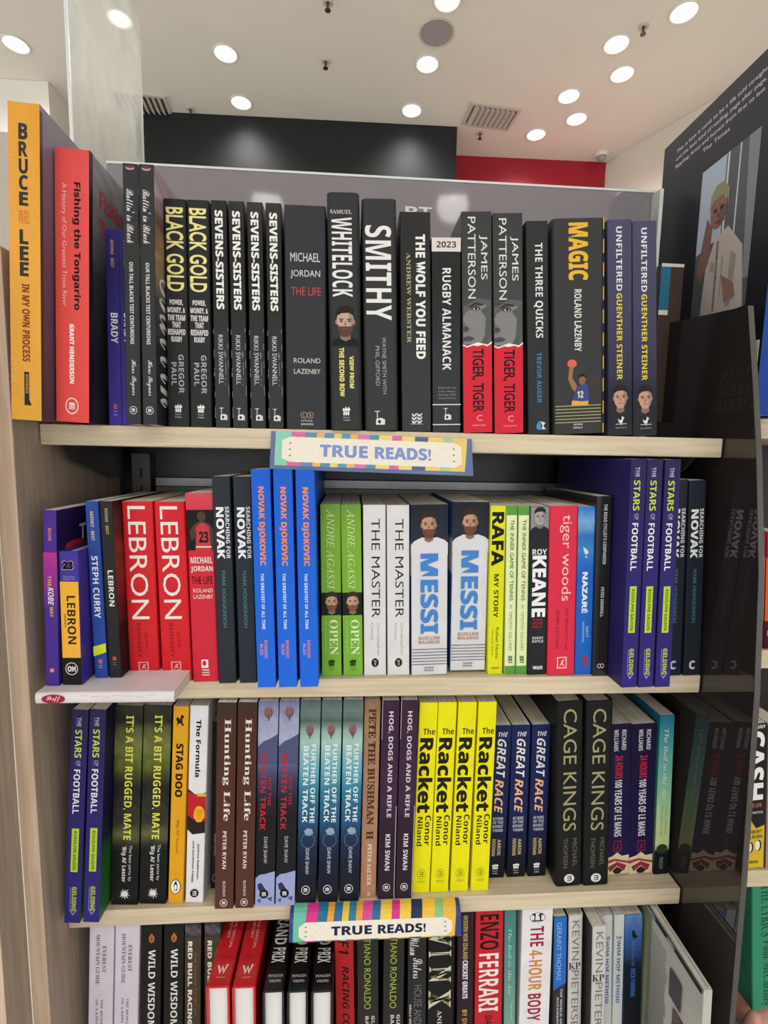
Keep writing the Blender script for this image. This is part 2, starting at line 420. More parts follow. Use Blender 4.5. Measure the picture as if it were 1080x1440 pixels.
# left panel of this bay and the neighbour bay's panel before it
lp = empty('wall_left', (-.018, 0, 0)); lp['kind'] = 'structure'
slab('side_panel', 0, -.0395, -1.42, .018, .19, .16, 'panel_wood', 0, lp)
slab('front_edging', .0002, -.0405, -1.42, .0178, -.0396, .16, 'edge_wood', 0, lp)
lq = empty('wall_outer_left', (-.0436, 0, 0)); lq['kind'] = 'structure'
pQ = unp(11, 1440, X=-.0185)
slab('side_panel', 0, pQ.y, -1.42, .025, -.041, .155, 'panel_wood', 0, lq)
slab('front_edging', .0002, pQ.y-.0012, -1.42, .0248, pQ.y-.0002, .155, 'edge_wood', 0, lq)
# dark glossy divider with a slanting front edge
prof = [(-.0145, .1414), (-.0315, .06), (-.0465, -.0186), (-.065, -.14), (-.0756, -.267), (-.085, -.4755), (-.0894, -.6445), (-.09, -1.42)]
pb = unp(928, 447, X=W)
poly = [(YB+.02, -1.42), (YB+.02, pb.z-.003)]+prof
T_ = .007
dv = empty('dark_divider', (W, 0, 0)); tag(dv, 'tall dark mirror-gloss divider on the right of the shelves, reflecting the books', 'divider')
MB().prism(poly, lambda a, b: (0.0006, a, b), lambda a, b: (T_, a, b)).build('panel', 'dark_acrylic', dv)
b = MB()
for (a0, z0), (a1, z1) in zip(prof[:-1], prof[1:]):
    k = len(b.V); b.V += [(.0006, a0-.0003, z0), (T_, a0-.0003, z0), (T_, a1-.0003, z1), (.0006, a1-.0003, z1), (.0006, a0-.001, z0), (T_, a0-.001, z0), (T_, a1-.001, z1), (.0006, a1-.001, z1)]
    b.F += [[k, k+1, k+2, k+3], [k+4, k+7, k+6, k+5], [k, k+3, k+7, k+4], [k+1, k+5, k+6, k+2]]
b.build('polished_edge', 'steel', dv)

# clear acrylic pieces
def acr(name, label, x, ya, yb_, z0, z1):
    r = empty(name, (x, 0, z0)); tag(r, label, 'acrylic panel')
    MB().box(0, ya, 0, .003, yb_, z1-z0).build('sheet', 'acrylic', r)
    MB().box(-.0002, ya-.0016, 0, .0042, ya-.0001, z1-z0).build('near_edge', 'edge', r)
    MB().box(.0002, ya, z1-z0+.0002, .0028, yb_, z1-z0+.0012).box(.0002, yb_+.0001, 0, .0028, yb_+.001, z1-z0).build('rim', 'edge', r)
    return r
xa = solveX(99, .2, .4)
pf = unp(194, 27, X=xa)
acr('clear_divider', 'tall clear acrylic sheet standing behind the yellow book, left', xa, .2, pf.y, FLOOR+.001, pf.z)
acr('clear_end_strip', 'narrow clear acrylic strip beside the rightmost purple-grey book', W-.004, YB-.02, YB-.002, .001, .345)

# ceiling, bulkheads, walls, floor of the shop
struct(slab('ceiling', -6, -6, CEIL, 6, 6, CEIL+.1, 'ceiling', 0))
struct(slab('floor', -6, -6, FLOOR-.1, 6, 6, FLOOR, 'floor', 0))
struct(slab('wall_far', -6, 4.2, FLOOR, 6, 4.3, CEIL, 'cream', 0))
q0 = unp(190, 155, Z=CEIL); q1 = unp(643, 178, Z=CEIL)
o = MB().prism([(q0.x, q0.y), (q1.x, q1.y), (q1.x, q1.y+.5), (q0.x, q0.y+.5)], lambda a, b: (a, b, .55), lambda a, b: (a, b, CEIL-.001)).build('wall_black_bulkhead', 'bulk_black'); struct(o)
q2 = unp(650, 219, Z=CEIL); q3 = unp(852, 228, Z=CEIL)
o = MB().prism([(q1.x+.004, q2.y), (q3.x, q3.y), (q3.x, q3.y+.3), (q1.x+.004, q3.y+.3)], lambda a, b: (a, b, .6), lambda a, b: (a, b, CEIL-.001)).build('wall_red_bulkhead', 'bulk_red'); struct(o)
nq = unp(1035, 120, Z=CEIL); n0 = Vector((nq.x, nq.y)); n1 = Vector((q3.x+.004, q3.y)); dr = (n0-n1).normalized(); a0 = n1-dr*.35; a1 = n1+dr*6.5
pp = Vector((-dr.y, dr.x)); pp = pp if pp.x > 0 else -pp
o = MB().prism([tuple(a0), tuple(a1), tuple(a1+pp*.1), tuple(a0+pp*.1)], lambda a, b: (a, b, FLOOR), lambda a, b: (a, b, CEIL-.001)).build('wall_right', 'cream'); struct(o)
k0 = unp(0, 110, Z=CEIL); k1 = unp(68, 115, Z=CEIL); kz = unp(0, 185, Y=k0.y).z
struct(slab('wall_soffit', -4, k0.y, kz, k1.x, 4.1, CEIL-.001, 'ceiling', 0))

def downlight(x, y, label, group='downlights in the shop ceiling', vis=True):
    r = empty('downlight', (x, y, CEIL)); tag(r, label, 'ceiling light', group)
    MB().ring((0, 0, -.0005), .042, .05, .004).build('trim_ring', 'white_trim', r)
    MB().ring((0, 0, -.0005), .033, .0418, .003).build('reflector', 'reflector', r)
    MB().disc((0, 0, -.002), .0325).build('glass', 'lens', r)
    L = bpy.data.lights.new('lamp', 'SPOT'); L.energy = LAMP_W if not vis else LAMP_W*.6; L.color = (1, .965, .915); L.shadow_soft_size = .09
    L.spot_size = 2.7; L.spot_blend = .9
    lo = bpy.data.objects.new('lamp', L); C.objects.link(lo); lo.parent = r; lo.location = (0, 0, -.05)
    return r
DL = [((22, 62), 'leftmost ceiling downlight, above the yellow book'), ((168, 26), 'ceiling downlight seen through the tall clear acrylic sheet'),
      ((317, 75), 'ceiling downlight just right of the clear acrylic sheet'), ((339, 144), 'ceiling downlight close above the black bulkhead, left'),
      ((579, 155), 'ceiling downlight above the right end of the black bulkhead'), ((601, 90), 'ceiling downlight below the round speaker grille'),
      ((629, 0), 'ceiling downlight cut by the top edge, above the speaker grille'), ((962, 17), 'largest ceiling downlight, near the top right corner'),
      ((867, 62), 'upper of two close ceiling downlights at the right'), ((875, 104), 'lower of two close ceiling downlights at the right'),
      ((800, 135), 'middle ceiling downlight above the red bulkhead, upper'), ((811, 167), 'ceiling downlight above the red bulkhead, right and lower'),
      ((754, 189), 'smallest ceiling downlight, close above the red bulkhead')]
for (x, y), lab in DL:
    p = unp(x, y, Z=CEIL); downlight(p.x, p.y, lab)
for x, y in REAR_LAMPS: downlight(x, y, 'ceiling downlight behind the camera, %s' % ['left nearest','centre nearest','right of centre nearest','far right nearest','left second row','centre second row','right second row','far right second row','centre third row','left third row','right third row','just above the bookcase'][REAR_LAMPS.index((x, y))], 'downlights behind the camera', False)
p = unp(614, 46, Z=CEIL); r = empty('ceiling_speaker', (p.x, p.y, CEIL)); tag(r, 'round grey speaker grille flush in the ceiling', 'speaker')
MB().ring((0,0,-.0005), .058, .065, .004).build('rim', 'vent', r); MB().disc((0,0,-.003), .0575).build('grille', 'speaker', r)
for (x, y), lab, ry in (((690, 163), 'square slatted air vent above the red bulkhead', .1), ((200, 146), 'square slatted air vent behind the clear acrylic sheet', .1)):
    p = unp(x, y, Z=CEIL); r = empty('ceiling_vent', (p.x, p.y, CEIL), (0, 0, ry)); tag(r, lab, 'vent', 'air vents in the ceiling')
    s, s2 = .115, .075; MB().box(-s,-s2,-.008,s,-s2+.014,-.0005).box(-s,s2-.014,-.008,s,s2,-.0005).box(-s,-s2+.014,-.008,-s+.014,s2-.014,-.0005).box(s-.014,-s2+.014,-.008,s,s2-.014,-.0005).build('frame', 'vent', r)
    MB().box(-s+.014, -s2+.014, -.002, s-.014, s2-.014, -.0005).build('duct', 'duct', r)
    for q in range(8):
        t = -s+.024+q*.0235; MB().prism([(t,-.003),(t+.004,-.003),(t+.018,-.014),(t+.014,-.014)], lambda a, b: (a, -s2+.015, b), lambda a, b: (a, s2-.015, b)).build('slat', 'vent', r)
for (x, y), lab in (((458, 86), 'small sprinkler head in the ceiling, upper middle'), ((905, 37), 'small sprinkler head in the ceiling left of the largest downlight'), ((268, 153), 'small sprinkler head above the black bulkhead'), ((675, 187), 'small sprinkler head below the square air vent'), ((461, 3), 'small sprinkler head at the very top of the picture')):
    p = unp(x, y, Z=CEIL); r = empty('sprinkler', (p.x, p.y, CEIL)); tag(r, lab, 'sprinkler', 'sprinklers in the ceiling')
    MB().ring((0,0,-.0005), .006, .018, .004, 16).build('rose', 'vent', r); MB().tube((0,0,-.001),(0,0,-.024), .004, 8).build('stem', 'steel', r)
    MB().tube((0,0,-.0245),(0,0,-.0265), .01, 12).build('deflector', 'steel', r)
p = unp(838, 226, Z=CEIL); r = empty('dome_camera', (p.x, p.y-.06, CEIL)); tag(r, 'small dome camera at the corner of the red bulkhead', 'camera')
MB().ring((0,0,-.0005), .018, .032, .016, 20).build('base', 'white_trim', r)
b = MB()
for i in range(5):
    a = PI/2*i/4; rr = .022*math.cos(a)+.0005; b.V += [(rr*math.cos(2*PI*q/14), rr*math.sin(2*PI*q/14), -.017-.018*math.sin(a)) for q in range(14)]
for i in range(4):
    for q in range(14): b.F.append([i*14+q, i*14+(q+1) % 14, i*14+14+(q+1) % 14, i*14+14+q])
b.build('dome', 'speaker', r)

# ------------------------------------------------------------------ what each title looks like
WH = '#e6e6e8'
BOOKS = {}
def B(key, c, col, fn, **kw):
    kw.update(c=c, col=col, spine=fn); BOOKS[key] = kw
def circ(p, c, r, u=.5, ru=.28, col=WH, t='m'):
    p.K('publisher_mark').O(u, c, ru, r, col, .13); p.H(t, c-r*.42, c+r*.42, u-ru*.42, u+ru*.42, col, 'bx'); return p

def bruce(p):
    p.G(38, 1303, [(0,'#dd9c3c'),(.5,'#e3a444'),(1,'#dba23c')], noise=.03, nv=20)
    for t, a, b in (('B',116,178),('R',185,243),('U',250,308),('C',313,371),('E',378,432),('L',525,583),('E',590,648),('E',653,710)): p.H(t, a, b, .33, .62, '#33332f', 'bx')
    p.H('龍', 447, 502, .3, .66, '#cc6a35'); p.K('subtitle_lettering').T('IN MY OWN PROCESS', 740, 1058, .39, .64, '#8a3b24', 'bx')
    p.K('publisher_mark').P([(.44,1100),(.6,1100),(.6,1215),(.68,1240),(.44,1240)], '#2b2620'); p.T('GENESIS', 1110, 1190, .49, .57, '#d8a04a', 'b')
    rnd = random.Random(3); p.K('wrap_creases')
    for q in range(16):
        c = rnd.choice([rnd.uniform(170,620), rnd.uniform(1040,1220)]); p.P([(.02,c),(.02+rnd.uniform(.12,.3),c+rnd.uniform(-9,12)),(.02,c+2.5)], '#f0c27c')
def bruce_r(p):
    p.K('front_print').G(38, 1303, [(0,'#8b8490'),(.18,'#7e7183'),(.5,'#72506a'),(1,'#5e4254')], nu=8, noise=.06, nv=24, sd=4)
    p.R(60, 1290, '#4b3e48', 0, .02)
B('bruce', (38,1303), '#dd9f40', bruce, right=bruce_r, side='#6d5668', d=.2, fin='gloss', hard=True, r=.0012)
def fishing(p):
    p.G(225, 1307, [(0,'#df4f4e'),(.1,'#e05552'),(.5,'#e2514b'),(1,'#df4d48')], noise=.01, nv=14)
    p.T('Fishing the Tongariro', 350, 848, .5, .76, '#1b1614', 'bx'); p.K('subtitle_lettering').T('A History of Our Greatest Trout River', 357, 836, .17, .34, '#f3b9b0')
    p.K('author_lettering').T('GRANT HENDERSON', 905, 1147, .41, .55, '#f3efec', 'bx'); circ(p, 1240, 34, .48, .2)
def fishing_r(p):
    p.K('front_print').G(225, 1307, [(0,'#8b8a8d'),(.2,'#7f7c80'),(.42,'#3c3a3e'),(.6,'#232126'),(1,'#26242a')], nu=10, nv=30, noise=.22, sd=8, u0=.02)
    p.H('Fishing the', 330, 430, .1, .62, '#b5384f', 'bx'); p.H('Tongariro', 440, 540, .1, .62, '#b5384f', 'bx')
    p.R(222, 1307, '#17151a', 0, .035)
B('fishing', (225,1307), '#df504c', fishing, right=fishing_r, side='#2b292d', d=.19, hard=True, fin='gloss', r=.0012)
def brady(p):
    p.G(545, 1325, [(0,'#3d3386'),(.18,'#2e2a63'),(.4,'#33307c'),(1,'#46389a')], noise=.03)
    p.K('author_lettering').T('BOONE · BEST', 585, 692, .36, .6, '#d2a47a', 'b'); p.K('spine_lettering').T('BRADY', 870, 990, .28, .82, WH, 'b')
    p.K('publisher_mark').R(1238, 1258, '#c2574e', .38, .64)
    for i in range(2): p.R(1266+i*14, 1271+i*14, '#8f7cc0', .36, .66)
B('brady', (545,1325), '#3d3388', brady, d=.14)
def ballin(p):
    p.E(.5, 298, .3, 9, '#c98fa4', 14); p.E(.5, 294, .28, 6, '#5a3f4a', 14)
    p.K('spine_lettering').T("Ballin' in Black", 380, 590, .24, .76, '#e6e4e2', 'c'); p.K('subtitle_lettering').T('OUR TALL BLACKS TEST CENTURIONS', 665, 995, .36, .62, '#dcdad9', 'b')
    p.K('author_lettering').T('Hans Bognar', 1060, 1208, .3, .74, '#e0dedc', 'c'); circ(p, 1270, 17, .5, .26)
def ballin_r(p):
    p.K('front_print').G(282, 1330, [(0,'#8a7182'),(.1,'#a8929c'),(.2,'#6b4a55'),(.32,'#a88a64'),(.5,'#4a4a4d'),(.7,'#2b2c30'),(1,'#2a2b2e')], nu=10, nv=34, noise=.3, sd=5)
    p.T('Ballin', 700, 1250, .05, .5, '#d9d7d5', 'c')
B('ballin', (282,1330), '#303236', ballin, right=ballin_r, d=.185, side='#2c2d31')
def blackgold(p):
    p.T('BLACK GOLD', 218, 625, .1, .88, '#e9e198', 'x')
    for t, a, b in (('POWER,',665,696),('MONEY, &',703,735),('THE TEAM',741,770),('THAT',776,805),('RESHAPED',812,842),('RUGBY',849,877)):
        w = .1*len(t)/2; p.K('subtitle_lettering').H(t, a, b, max(.08,.5-w), min(.92,.5+w), '#d5d4d2', 'bx')
    p.K('author_lettering').T('GREGOR', 940, 1138, .55, .8, '#a9a9aa', 'b'); p.T('PAUL', 980, 1098, .22, .46, '#a9a9aa', 'b')
    p.K('publisher_mark').flame(1192, 1236, .34, .68); p.H('Harper', 1243, 1252, .36, .66, '#cfcfcf'); p.H('Collins', 1256, 1265, .36, .66, '#cfcfcf')
B('blackgold', (178,1310), '#28292b', blackgold, r=.002)
def ram(p, a, b, u0, u1, col='#dcdcdc'):
    h = b-a; d = u1-u0
    p.K('publisher_mark').R(a, a+h*.06, col, u0, u0+d*.5).R(a, a+h*.6, col, u0+d*.2, u0+d*.28)
    p.P([(u0+d*.1,b),(u0+d*.1,a+h*.6),(u0+d*.6,a+h*.5),(u1,a+h*.62),(u1,b)], col); p.E(u0+d*.45, a+h*.78, d*.16, h*.13, '#26272a', 10)
    return p
def sevens(p):
    p.T('SEVENS-SISTERS', 230, 712, .24, .74, '#e9e9e8', 'bx'); p.K('author_lettering').T('RIKKI SWANNELL', 840, 1090, .3, .6, '#cfcfcf'); ram(p, 1212, 1275, .3, .8)
    rnd = random.Random(11); p.K('pale_strokes')  # thin pale strokes down the lower half of the spine
    for q in range(26):
        c = rnd.uniform(760, 1290); u = rnd.choice([.03, .93]) if q % 3 else rnd.uniform(.72, .8); p.R(c, c+rnd.uniform(8, 45), '#a9aaa8', u, u+.018)
B('sevens', (183,1315), '#17181a', sevens, fin='gloss')
def lines(p, items, u0, u1, col, st='b', k=None):
    if k: p.K(k)
    for t, a, b, *q in items:
        uu = q if q else (u0, u1); p.H(t, a, b, uu[0], uu[1], col, st)
    return p
def jordan(p):
    lines(p, [('MICHAEL',432,475),('JORDAN',516,558)], .14, .86, '#d3d3d3', ''); p.H('THE LIFE', 600, 640, .15, .88, '#b8474d', '')
    lines(p, [('ROLAND',955,980),('LAZENBY',1010,1035)], .2, .86, '#cfcfcf', '', 'author_lettering')
    p.K('publisher_mark').O(.44, 1249, .085, 17, '#b99a8a', .16).O(.6, 1249, .085, 17, '#b99a8a', .16).H('L', 1241, 1257, .42, .46, '#b99a8a', 'b').H('B', 1241, 1257, .58, .62, '#b99a8a', 'b')
    lines(p, [('LITTLE,',1274,1283),('BROWN',1291,1301)], .37, .67, '#c9c9c9', 'b')
B('jordan', (203,1322), '#33353a', jordan, r=.0022)
def whitelock(p):
    p.H('SAMUEL', 222, 241, .1, .76, '#c8c8c8', 's'); p.T('WHITELOCK', 258, 641, .13, .76, '#e4e4e4', 'b')
    p.K('portrait').face(680, 885, .1, .92, '#c0a294', '#241f1d', '#5a4033', '#1b1b1d')
    p.K('subtitle_lettering').T('VIEW FROM', 935, 1098, .62, .76, '#e5df84', 'bx').T('THE SECOND ROW', 893, 1140, .3, .46, '#e5df84', 'bx')
    p.K('publisher_mark').flame(1190, 1236, .38, .62); p.H('Harper', 1243, 1252, .4, .62, '#cfcfcf'); p.H('Collins', 1256, 1265, .4, .62, '#cfcfcf')
B('whitelock', (140,1310), '#313234', whitelock, hard=True, r=.006)
def smithy(p):
    p.T('SMITHY', 300, 765, .08, .84, '#e6e6e6', 'b'); p.K('author_lettering').T('WAYNE SMITH WITH', 850, 1140, .54, .66, '#a8a8a9').T('PHIL GIFFORD', 895, 1098, .34, .46, '#a8a8a9'); ram(p, 1228, 1300, .3, .6)
B('smithy', (172,1330), '#343537', smithy, hard=True, r=.005)
def wolf(p):
    p.T('THE WOLF YOU FEED', 345, 962, .5, .82, '#e8e8e8', 'bx'); p.K('author_lettering').T('ANDREW WEBSTER', 435, 880, .2, .34, '#b0aa86', 's')
    p.K('publisher_mark')
    for i in range(2):
        for c in (1240, 1258, 1276): p.P([(.34+.18*i,c),(.42+.18*i,c+10),(.5+.18*i,c-2),(.5+.18*i,c+8),(.42+.18*i,c+20),(.34+.18*i,c+12)], '#d8d8d8')
    p.H('Macmillan', 1292, 1300, .3, .7, '#bcbcbc', 's')
B('wolf', (238,1335), '#1e2023', wolf, fin='gloss', r=.002)
def almanack(p):
    p.R(368, 435, '#dcd5d2').H('2023', 386, 416, .16, .84, '#222222', 'bs'); p.T('RUGBY ALMANACK', 515, 1020, .36, .66, '#e2e2e2', 'b')
    lines(p, [('Edited by',1105,1117),('Clive Akers,',1123,1135),('Adrian Hill,',1140,1153),('Campbell Burnes',1158,1171)], .2, .84, '#8f9092', '', 'author_lettering')
    p.K('bands').R(1194, 1199, '#dcdcdc').R(1297, 1302, '#dcdcdc'); ram(p, 1215, 1275, .4, .66)
B('almanack', (368,1338), '#15191d', almanack, fin='gloss', d=.145)
def patt(p):
    p.G(243, 900, [(0,'#3a3b3d'),(.6,'#434446'),(1,'#4a4b4d')], noise=.03)
    p.T('JAMES', 355, 570, .58, .86, '#dedede').T('PATTERSON', 268, 662, .2, .46, '#dedede')
    p.K('portrait').P([(.02,700),(.2,690),(.55,660),(.98,670),(.98,890),(.02,890)], '#5d5d5e').P([(.02,760),(.1,730),(.3,715),(.55,700),(.75,690),(.98,720),(.9,800),(.8,890),(.02,890)], '#818181')
    p.P([(.02,770),(.12,790),(.22,812),(.18,830),(.02,835)], '#6b6b6b').P([(.62,720),(.8,760),(.75,850),(.6,890),(.8,890),(.98,840),(.98,690)], '#565657')
    p.P([(.22,700),(.45,682),(.72,690),(.72,698),(.45,692),(.24,708)], '#2c2c2d').E(.45, 712, .16, 12, '#3a3a3b', 12).E(.45, 714, .1, 8, '#a9a9a9', 10).E(.46, 713, .045, 8, '#151515', 8)
    p.E(.1, 812, .13, 12, '#48484a', 10).P([(.02,855),(.2,846),(.42,858),(.3,872),(.02,875)], '#4f4f50').R(862, 864, '#2b2b2b', .02, .38)
    p.K('torn_paper').P([(0,890),(.15,898),(.35,888),(.5,880),(.7,886),(.85,892),(1,876),(1,1340),(0,1340)], '#e8e4e2')
    p.P([(0,897),(.15,905),(.35,895),(.5,899),(.7,893),(.85,901),(1,885),(1,1340),(0,1340)], '#d1263a')
    p.K('title_lettering').T('TIGER, TIGER', 912, 1235, .26, .72, '#22141a', 'x'); p.K('publisher_mark').H('C', 1250, 1280, .46, .66, '#e9a3a9'); p.H('CENTURY', 1300, 1307, .3, .78, '#e9a3a9', 'b')
B('patt', (243,1340), '#3a3b3d', patt, fin='gloss', r=.002)
def quicks(p):
    p.T('THE THREE QUICKS', 388, 852, .32, .74, '#dedede', 'b'); p.K('author_lettering').T('TREVOR AUGER', 925, 1180, .42, .64, '#3d7fb6', 'b')
    p.K('publisher_mark').P([(.36,1300),(.5,1272),(.6,1300),(.6,1320),(.4,1318)], '#4e8fc4').P([(.55,1275),(.8,1285),(.7,1300),(.82,1318),(.62,1318),(.66,1298)], '#d8d8d8')
B('quicks', (283,1340), '#2c2e30', quicks)
def magic(p):
    p.T('MAGIC', 250, 488, .3, .68, '#e3b43c', 'bx'); p.K('author_lettering').T('ROLAND LAZENBY', 525, 788, .41, .55, '#dcdcda', 'b')
    p.K('player_print').E(.36, 840, .095, 18, '#d56a55', 16).P([(.31,852),(.39,858),(.36,900),(.48,945),(.62,930),(.66,950),(.5,985),(.36,950),(.28,905)], '#9c6f52')
    p.E(.56, 912, .07, 22, '#8a6047', 14).P([(.47,905),(.5,888),(.6,886),(.64,905),(.57,896)], '#241a16')
    p.P([(.45,940),(.66,930),(.7,985),(.68,1018),(.4,1018),(.36,1000)], '#3c4a86').P([(.36,1000),(.55,1006),(.68,1004),(.68,1022),(.34,1022)], '#d9a93c').H('12', 960, 990, .46, .58, '#d9d4c8', 'bx')
    p.K('stripes')
    for i in range(6): p.R(1022+i*14.5, 1026+i*14.5, '#a5a276', .02, .93)
    p.K('publisher_mark'); lines(p, [('SEVEN',1103,1111),('DIALS',1117,1125)], .38, .56, '#d0d0cc', 'b')
    p.K('edge_strip').R(232, 1148, '#c99c35', .962, .985)
    for i in range(9): p.R(280+i*98, 320+i*98, '#1c2038', .958, .99)
B('magic', (232,1148), '#373839', magic, hard=True, r=.004)
def rooster(p, a, b, u0, u1):
    h = b-a; d = u1-u0
    p.K('publisher_mark').P([(u0,a+h*.2),(u0+d*.25,a+h*.45),(u0+d*.55,a+h*.35),(u0+d*.62,a),(u0+d*.85,a+h*.1),(u1,a+h*.25),(u0+d*.8,a+h*.35),(u0+d*.7,a+h*.7),(u0+d*.4,a+h*.8),(u0+d*.1,a+h*.6)], '#dedede')
    p.R(a+h*.82, a+h*.88, '#dedede', u0-.1, u1+.1).R(a+h*.8, b, '#dedede', u0+d*.48, u0+d*.56); return p
def steiner(p):
    p.G(240, 1148, [(0,'#4b4a66'),(.4,'#43425c'),(.72,'#33334a'),(.78,'#28283a'),(.92,'#26262c'),(1,'#2a2a2c')], noise=.03)
    p.T('UNFILTERED', 268, 530, .36, .6, '#dcdce2', 'b').T('GUENTHER STEINER', 540, 905, .36, .6, '#ddc83e', 'b')
    p.K('portrait').face(925, 1068, .06, .94, '#c39684', '#26201f'); rooster(p, 1064, 1104, .38, .66); p.H('bantam', 1110, 1117, .28, .74, '#a9a9ad')
def steiner_r(p):
    p.K('front_print').G(240, 1148, [(0,'#2b2b3a'),(.4,'#24242e'),(1,'#1d1d22')], nu=6, noise=.05)
    for t, a in (('GUENTHER', 770), ('STEINER', 850), ('UNFILTERED', 930)): p.H(t, a, a+62, .08, .85, '#8d8d90' if t[0] != 'S' else '#8d8a60', 'b')
B('steiner', (240,1148), '#454463', steiner, right=steiner_r, side='#24242c', r=.002)

# second row
def kobe(p):
    p.G(595, 900, [(0,'#b5348f'),(.3,'#9a3494'),(1,'#4d2f90')]); p.K('author_lettering').T('BOONE', 465, 532, .38, .62, '#d98a66', 'b')
    p.K('spine_lettering').T('THE', 720, 776, .3, .56, '#e2a94e', 'b').T('KOBE', 782, 880, .3, .72, '#ecdcec', 'ix').T('WAY', 888, 945, .42, .68, '#e2a94e', 'b')
    p.K('publisher_mark').R(1232, 1252, '#d58f8a', .36, .66)
def kobe_r(p):
    p.K('front_print').G(370, 1328, [(0,'#2c1d58'),(.2,'#22143c'),(.26,'#3b2050'),(.5,'#3c2f7c'),(1,'#352a70')], nu=8, noise=.12, sd=2)
    p.H('THE', 470, 560, .3, .62, '#cfc9d8', 'b').E(.62, 450, .1, 42, '#8a6a4e').P([(.56,470),(.68,470),(.7,560),(.56,560)], '#a08468').E(.24, 580, .14, 28, '#b62a3c').E(.58, 575, .12, 24, '#a8223c').E(.86, 520, .1, 60, '#6a3a34')
B('kobe', (370,1328), '#4a2d90', kobe, right=kobe_r, side='#2e2260', d=.14)
def lb23(p):
    p.H('23', 640, 690, .14, .76, '#b59a5c', 'bx').H('23', 644, 686, .18, .72, '#1b1a20', 'bx').K('subtitle_lettering'); lines(p, [('THE LITTLE',722,731),('BOOK OF',735,743)], .2, .78, '#a9a2cf', '')
    p.K('label_block').R(752, 1168, '#ecb038', .02, .97).R(1168, 1318, '#17161a', 0, 1)
    p.K('title_lettering').T('LEBRON', 828, 1092, .34, .78, '#1d1a14', 'b').T('JAMES', 925, 1000, .16, .28, '#5d4a20', 'b')
    p.K('publisher_mark').O(.48, 1229, .33, 35, '#e6e4e4', .1).H('OH', 1214, 1245, .27, .69, '#e6e4e4', 'bx')
def lb23_r(p):
    p.K('front_print').R(820, 1110, '#15141c', .25, .3).R(820, 840, '#8a8370', .3, .95).R(1090, 1110, '#15141c', .25, .9).H('LBJ', 660, 700, .3, .8, '#241d50', 'b')
B('lb23', (590,1318), '#42359a', lb23, right=lb23_r, side='#3a2f86', d=.095, hard=True, r=.001)
def steph(p):
    p.K('author_lettering').T('KEENEY · BEST', 376, 530, .36, .6, '#cfc48e', 'b').K('spine_lettering').T('STEPH CURRY', 612, 950, .26, .74, '#e4e6ea', 'b')
    p.K('band').P([(0,1108),(1,1090),(1,1140),(0,1162)], '#d2dc2f'); p.K('publisher_mark').R(1180, 1202, '#c8605a', .36, .66)
    for i in range(2): p.R(1212+i*12, 1216+i*12, '#8da2cc', .36, .66)
B('steph', (322,1283), '#28489c', steph, d=.14)
def lebronb(p):
    p.K('author_lettering').T('ROONE · BEST', 360, 498, .38, .62, '#b3a05e', 'b').K('spine_lettering').T('LEBRON', 690, 885, .34, .76, '#e2e2e2', 'b'); p.K('publisher_mark').R(1165, 1186, '#b8504a', .36, .64)
    for i in range(2): p.R(1196+i*12, 1200+i*12, '#6f6f6f', .36, .66)
def lebronb_r(p):
    p.K('front_print').G(322, 1283, [(0,'#201a1c'),(.2,'#6b2a2c'),(.35,'#8a3a2a'),(.5,'#7c2028'),(.7,'#30181c'),(1,'#1b1a1c')], nu=6, noise=.3, sd=6)
B('lebronb', (322,1283), '#242426', lebronb, right=lebronb_r, side='#3a1d20', d=.14)
def sq_mark(p, a, b, u0, u1, col):
    p.K('publisher_mark'); h = b-a; d = u1-u0; t = .12
    p.R(a, a+h*.1, col, u0, u1).R(b-h*.1, b, col, u0, u1).R(a, b, col, u0, u0+d*.12).R(a, b, col, u1-d*.12, u1)
    return p.P([(u0+d*.25,b-h*.15),(u0+d*.5,a+h*.3),(u0+d*.78,a+h*.2),(u0+d*.6,a+h*.5),(u0+d*.8,b-h*.15),(u0+d*.5,a+h*.65)], col)
def lebronr(p):
    p.T('LEBRON', 345, 918, .18, .76, '#efe2e2').K('author_lettering').T('JEFF', 985, 1070, .56, .66, '#8c141c', 'b').T('BENEDICT', 938, 1118, .32, .44, '#8c141c', 'b'); sq_mark(p, 1142, 1190, .32, .66, '#e6a4a6'); p.H('AVID', 1196, 1204, .34, .64, '#e6a4a6')
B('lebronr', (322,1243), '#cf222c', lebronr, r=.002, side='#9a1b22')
def jordanr(p):
    p.G(278, 362, [(0,'#d24a5e'),(1,'#cf3d50')]); p.K('player_print').R(362, 566, '#141617')
    p.E(.56, 395, .16, 26, '#4e3a30').P([(.1,470),(.3,432),(.56,415),(.82,430),(1,460),(1,566),(.3,566),(.3,500),(.16,520)], '#4e3a30')
    p.P([(.34,450),(.5,428),(.66,428),(.84,448),(.88,566),(.3,566),(.36,500)], '#c23a44').H('23', 470, 528, .44, .8, '#1a1416', 'bx').R(545, 552, '#e3d4d4', .32, .9)
    p.K('spine_lettering'); lines(p, [('MICHAEL',600,632),('JORDAN',646,680)], .1, .92, '#ecdcdc'); p.H('THE LIFE', 700, 738, .1, .9, '#1f1214')
    lines(p, [('ROLAND',762,782),('LAZENBY',794,814)], .16, .9, '#ecdcdc', '', 'author_lettering')
    p.K('publisher_mark').R(1135, 1180, '#e8dcdc', .36, .62).E(.47, 1155, .08, 14, '#c12a3c', 10)
    for i in range(3): p.R(1188+i*13, 1194+i*13, '#e8c8cc', .38, .66)
B('jordanr', (278,1255), '#cb2a3c', jordanr, r=.002)
def novak(p, c=None):
    c = c or (0, 1)
    p.T('SEARCHING FOR', 342, 608, .68, .9, '#dcdee0', 'b').T('NOVAK', 345, 610, .17, .6, '#e8eaea', 'bx').K('author_lettering').T('MARK HODGKINSON', 672, 970, .38, .58, '#54868c')
B('novak', (190,1270), '#272e37', novak)
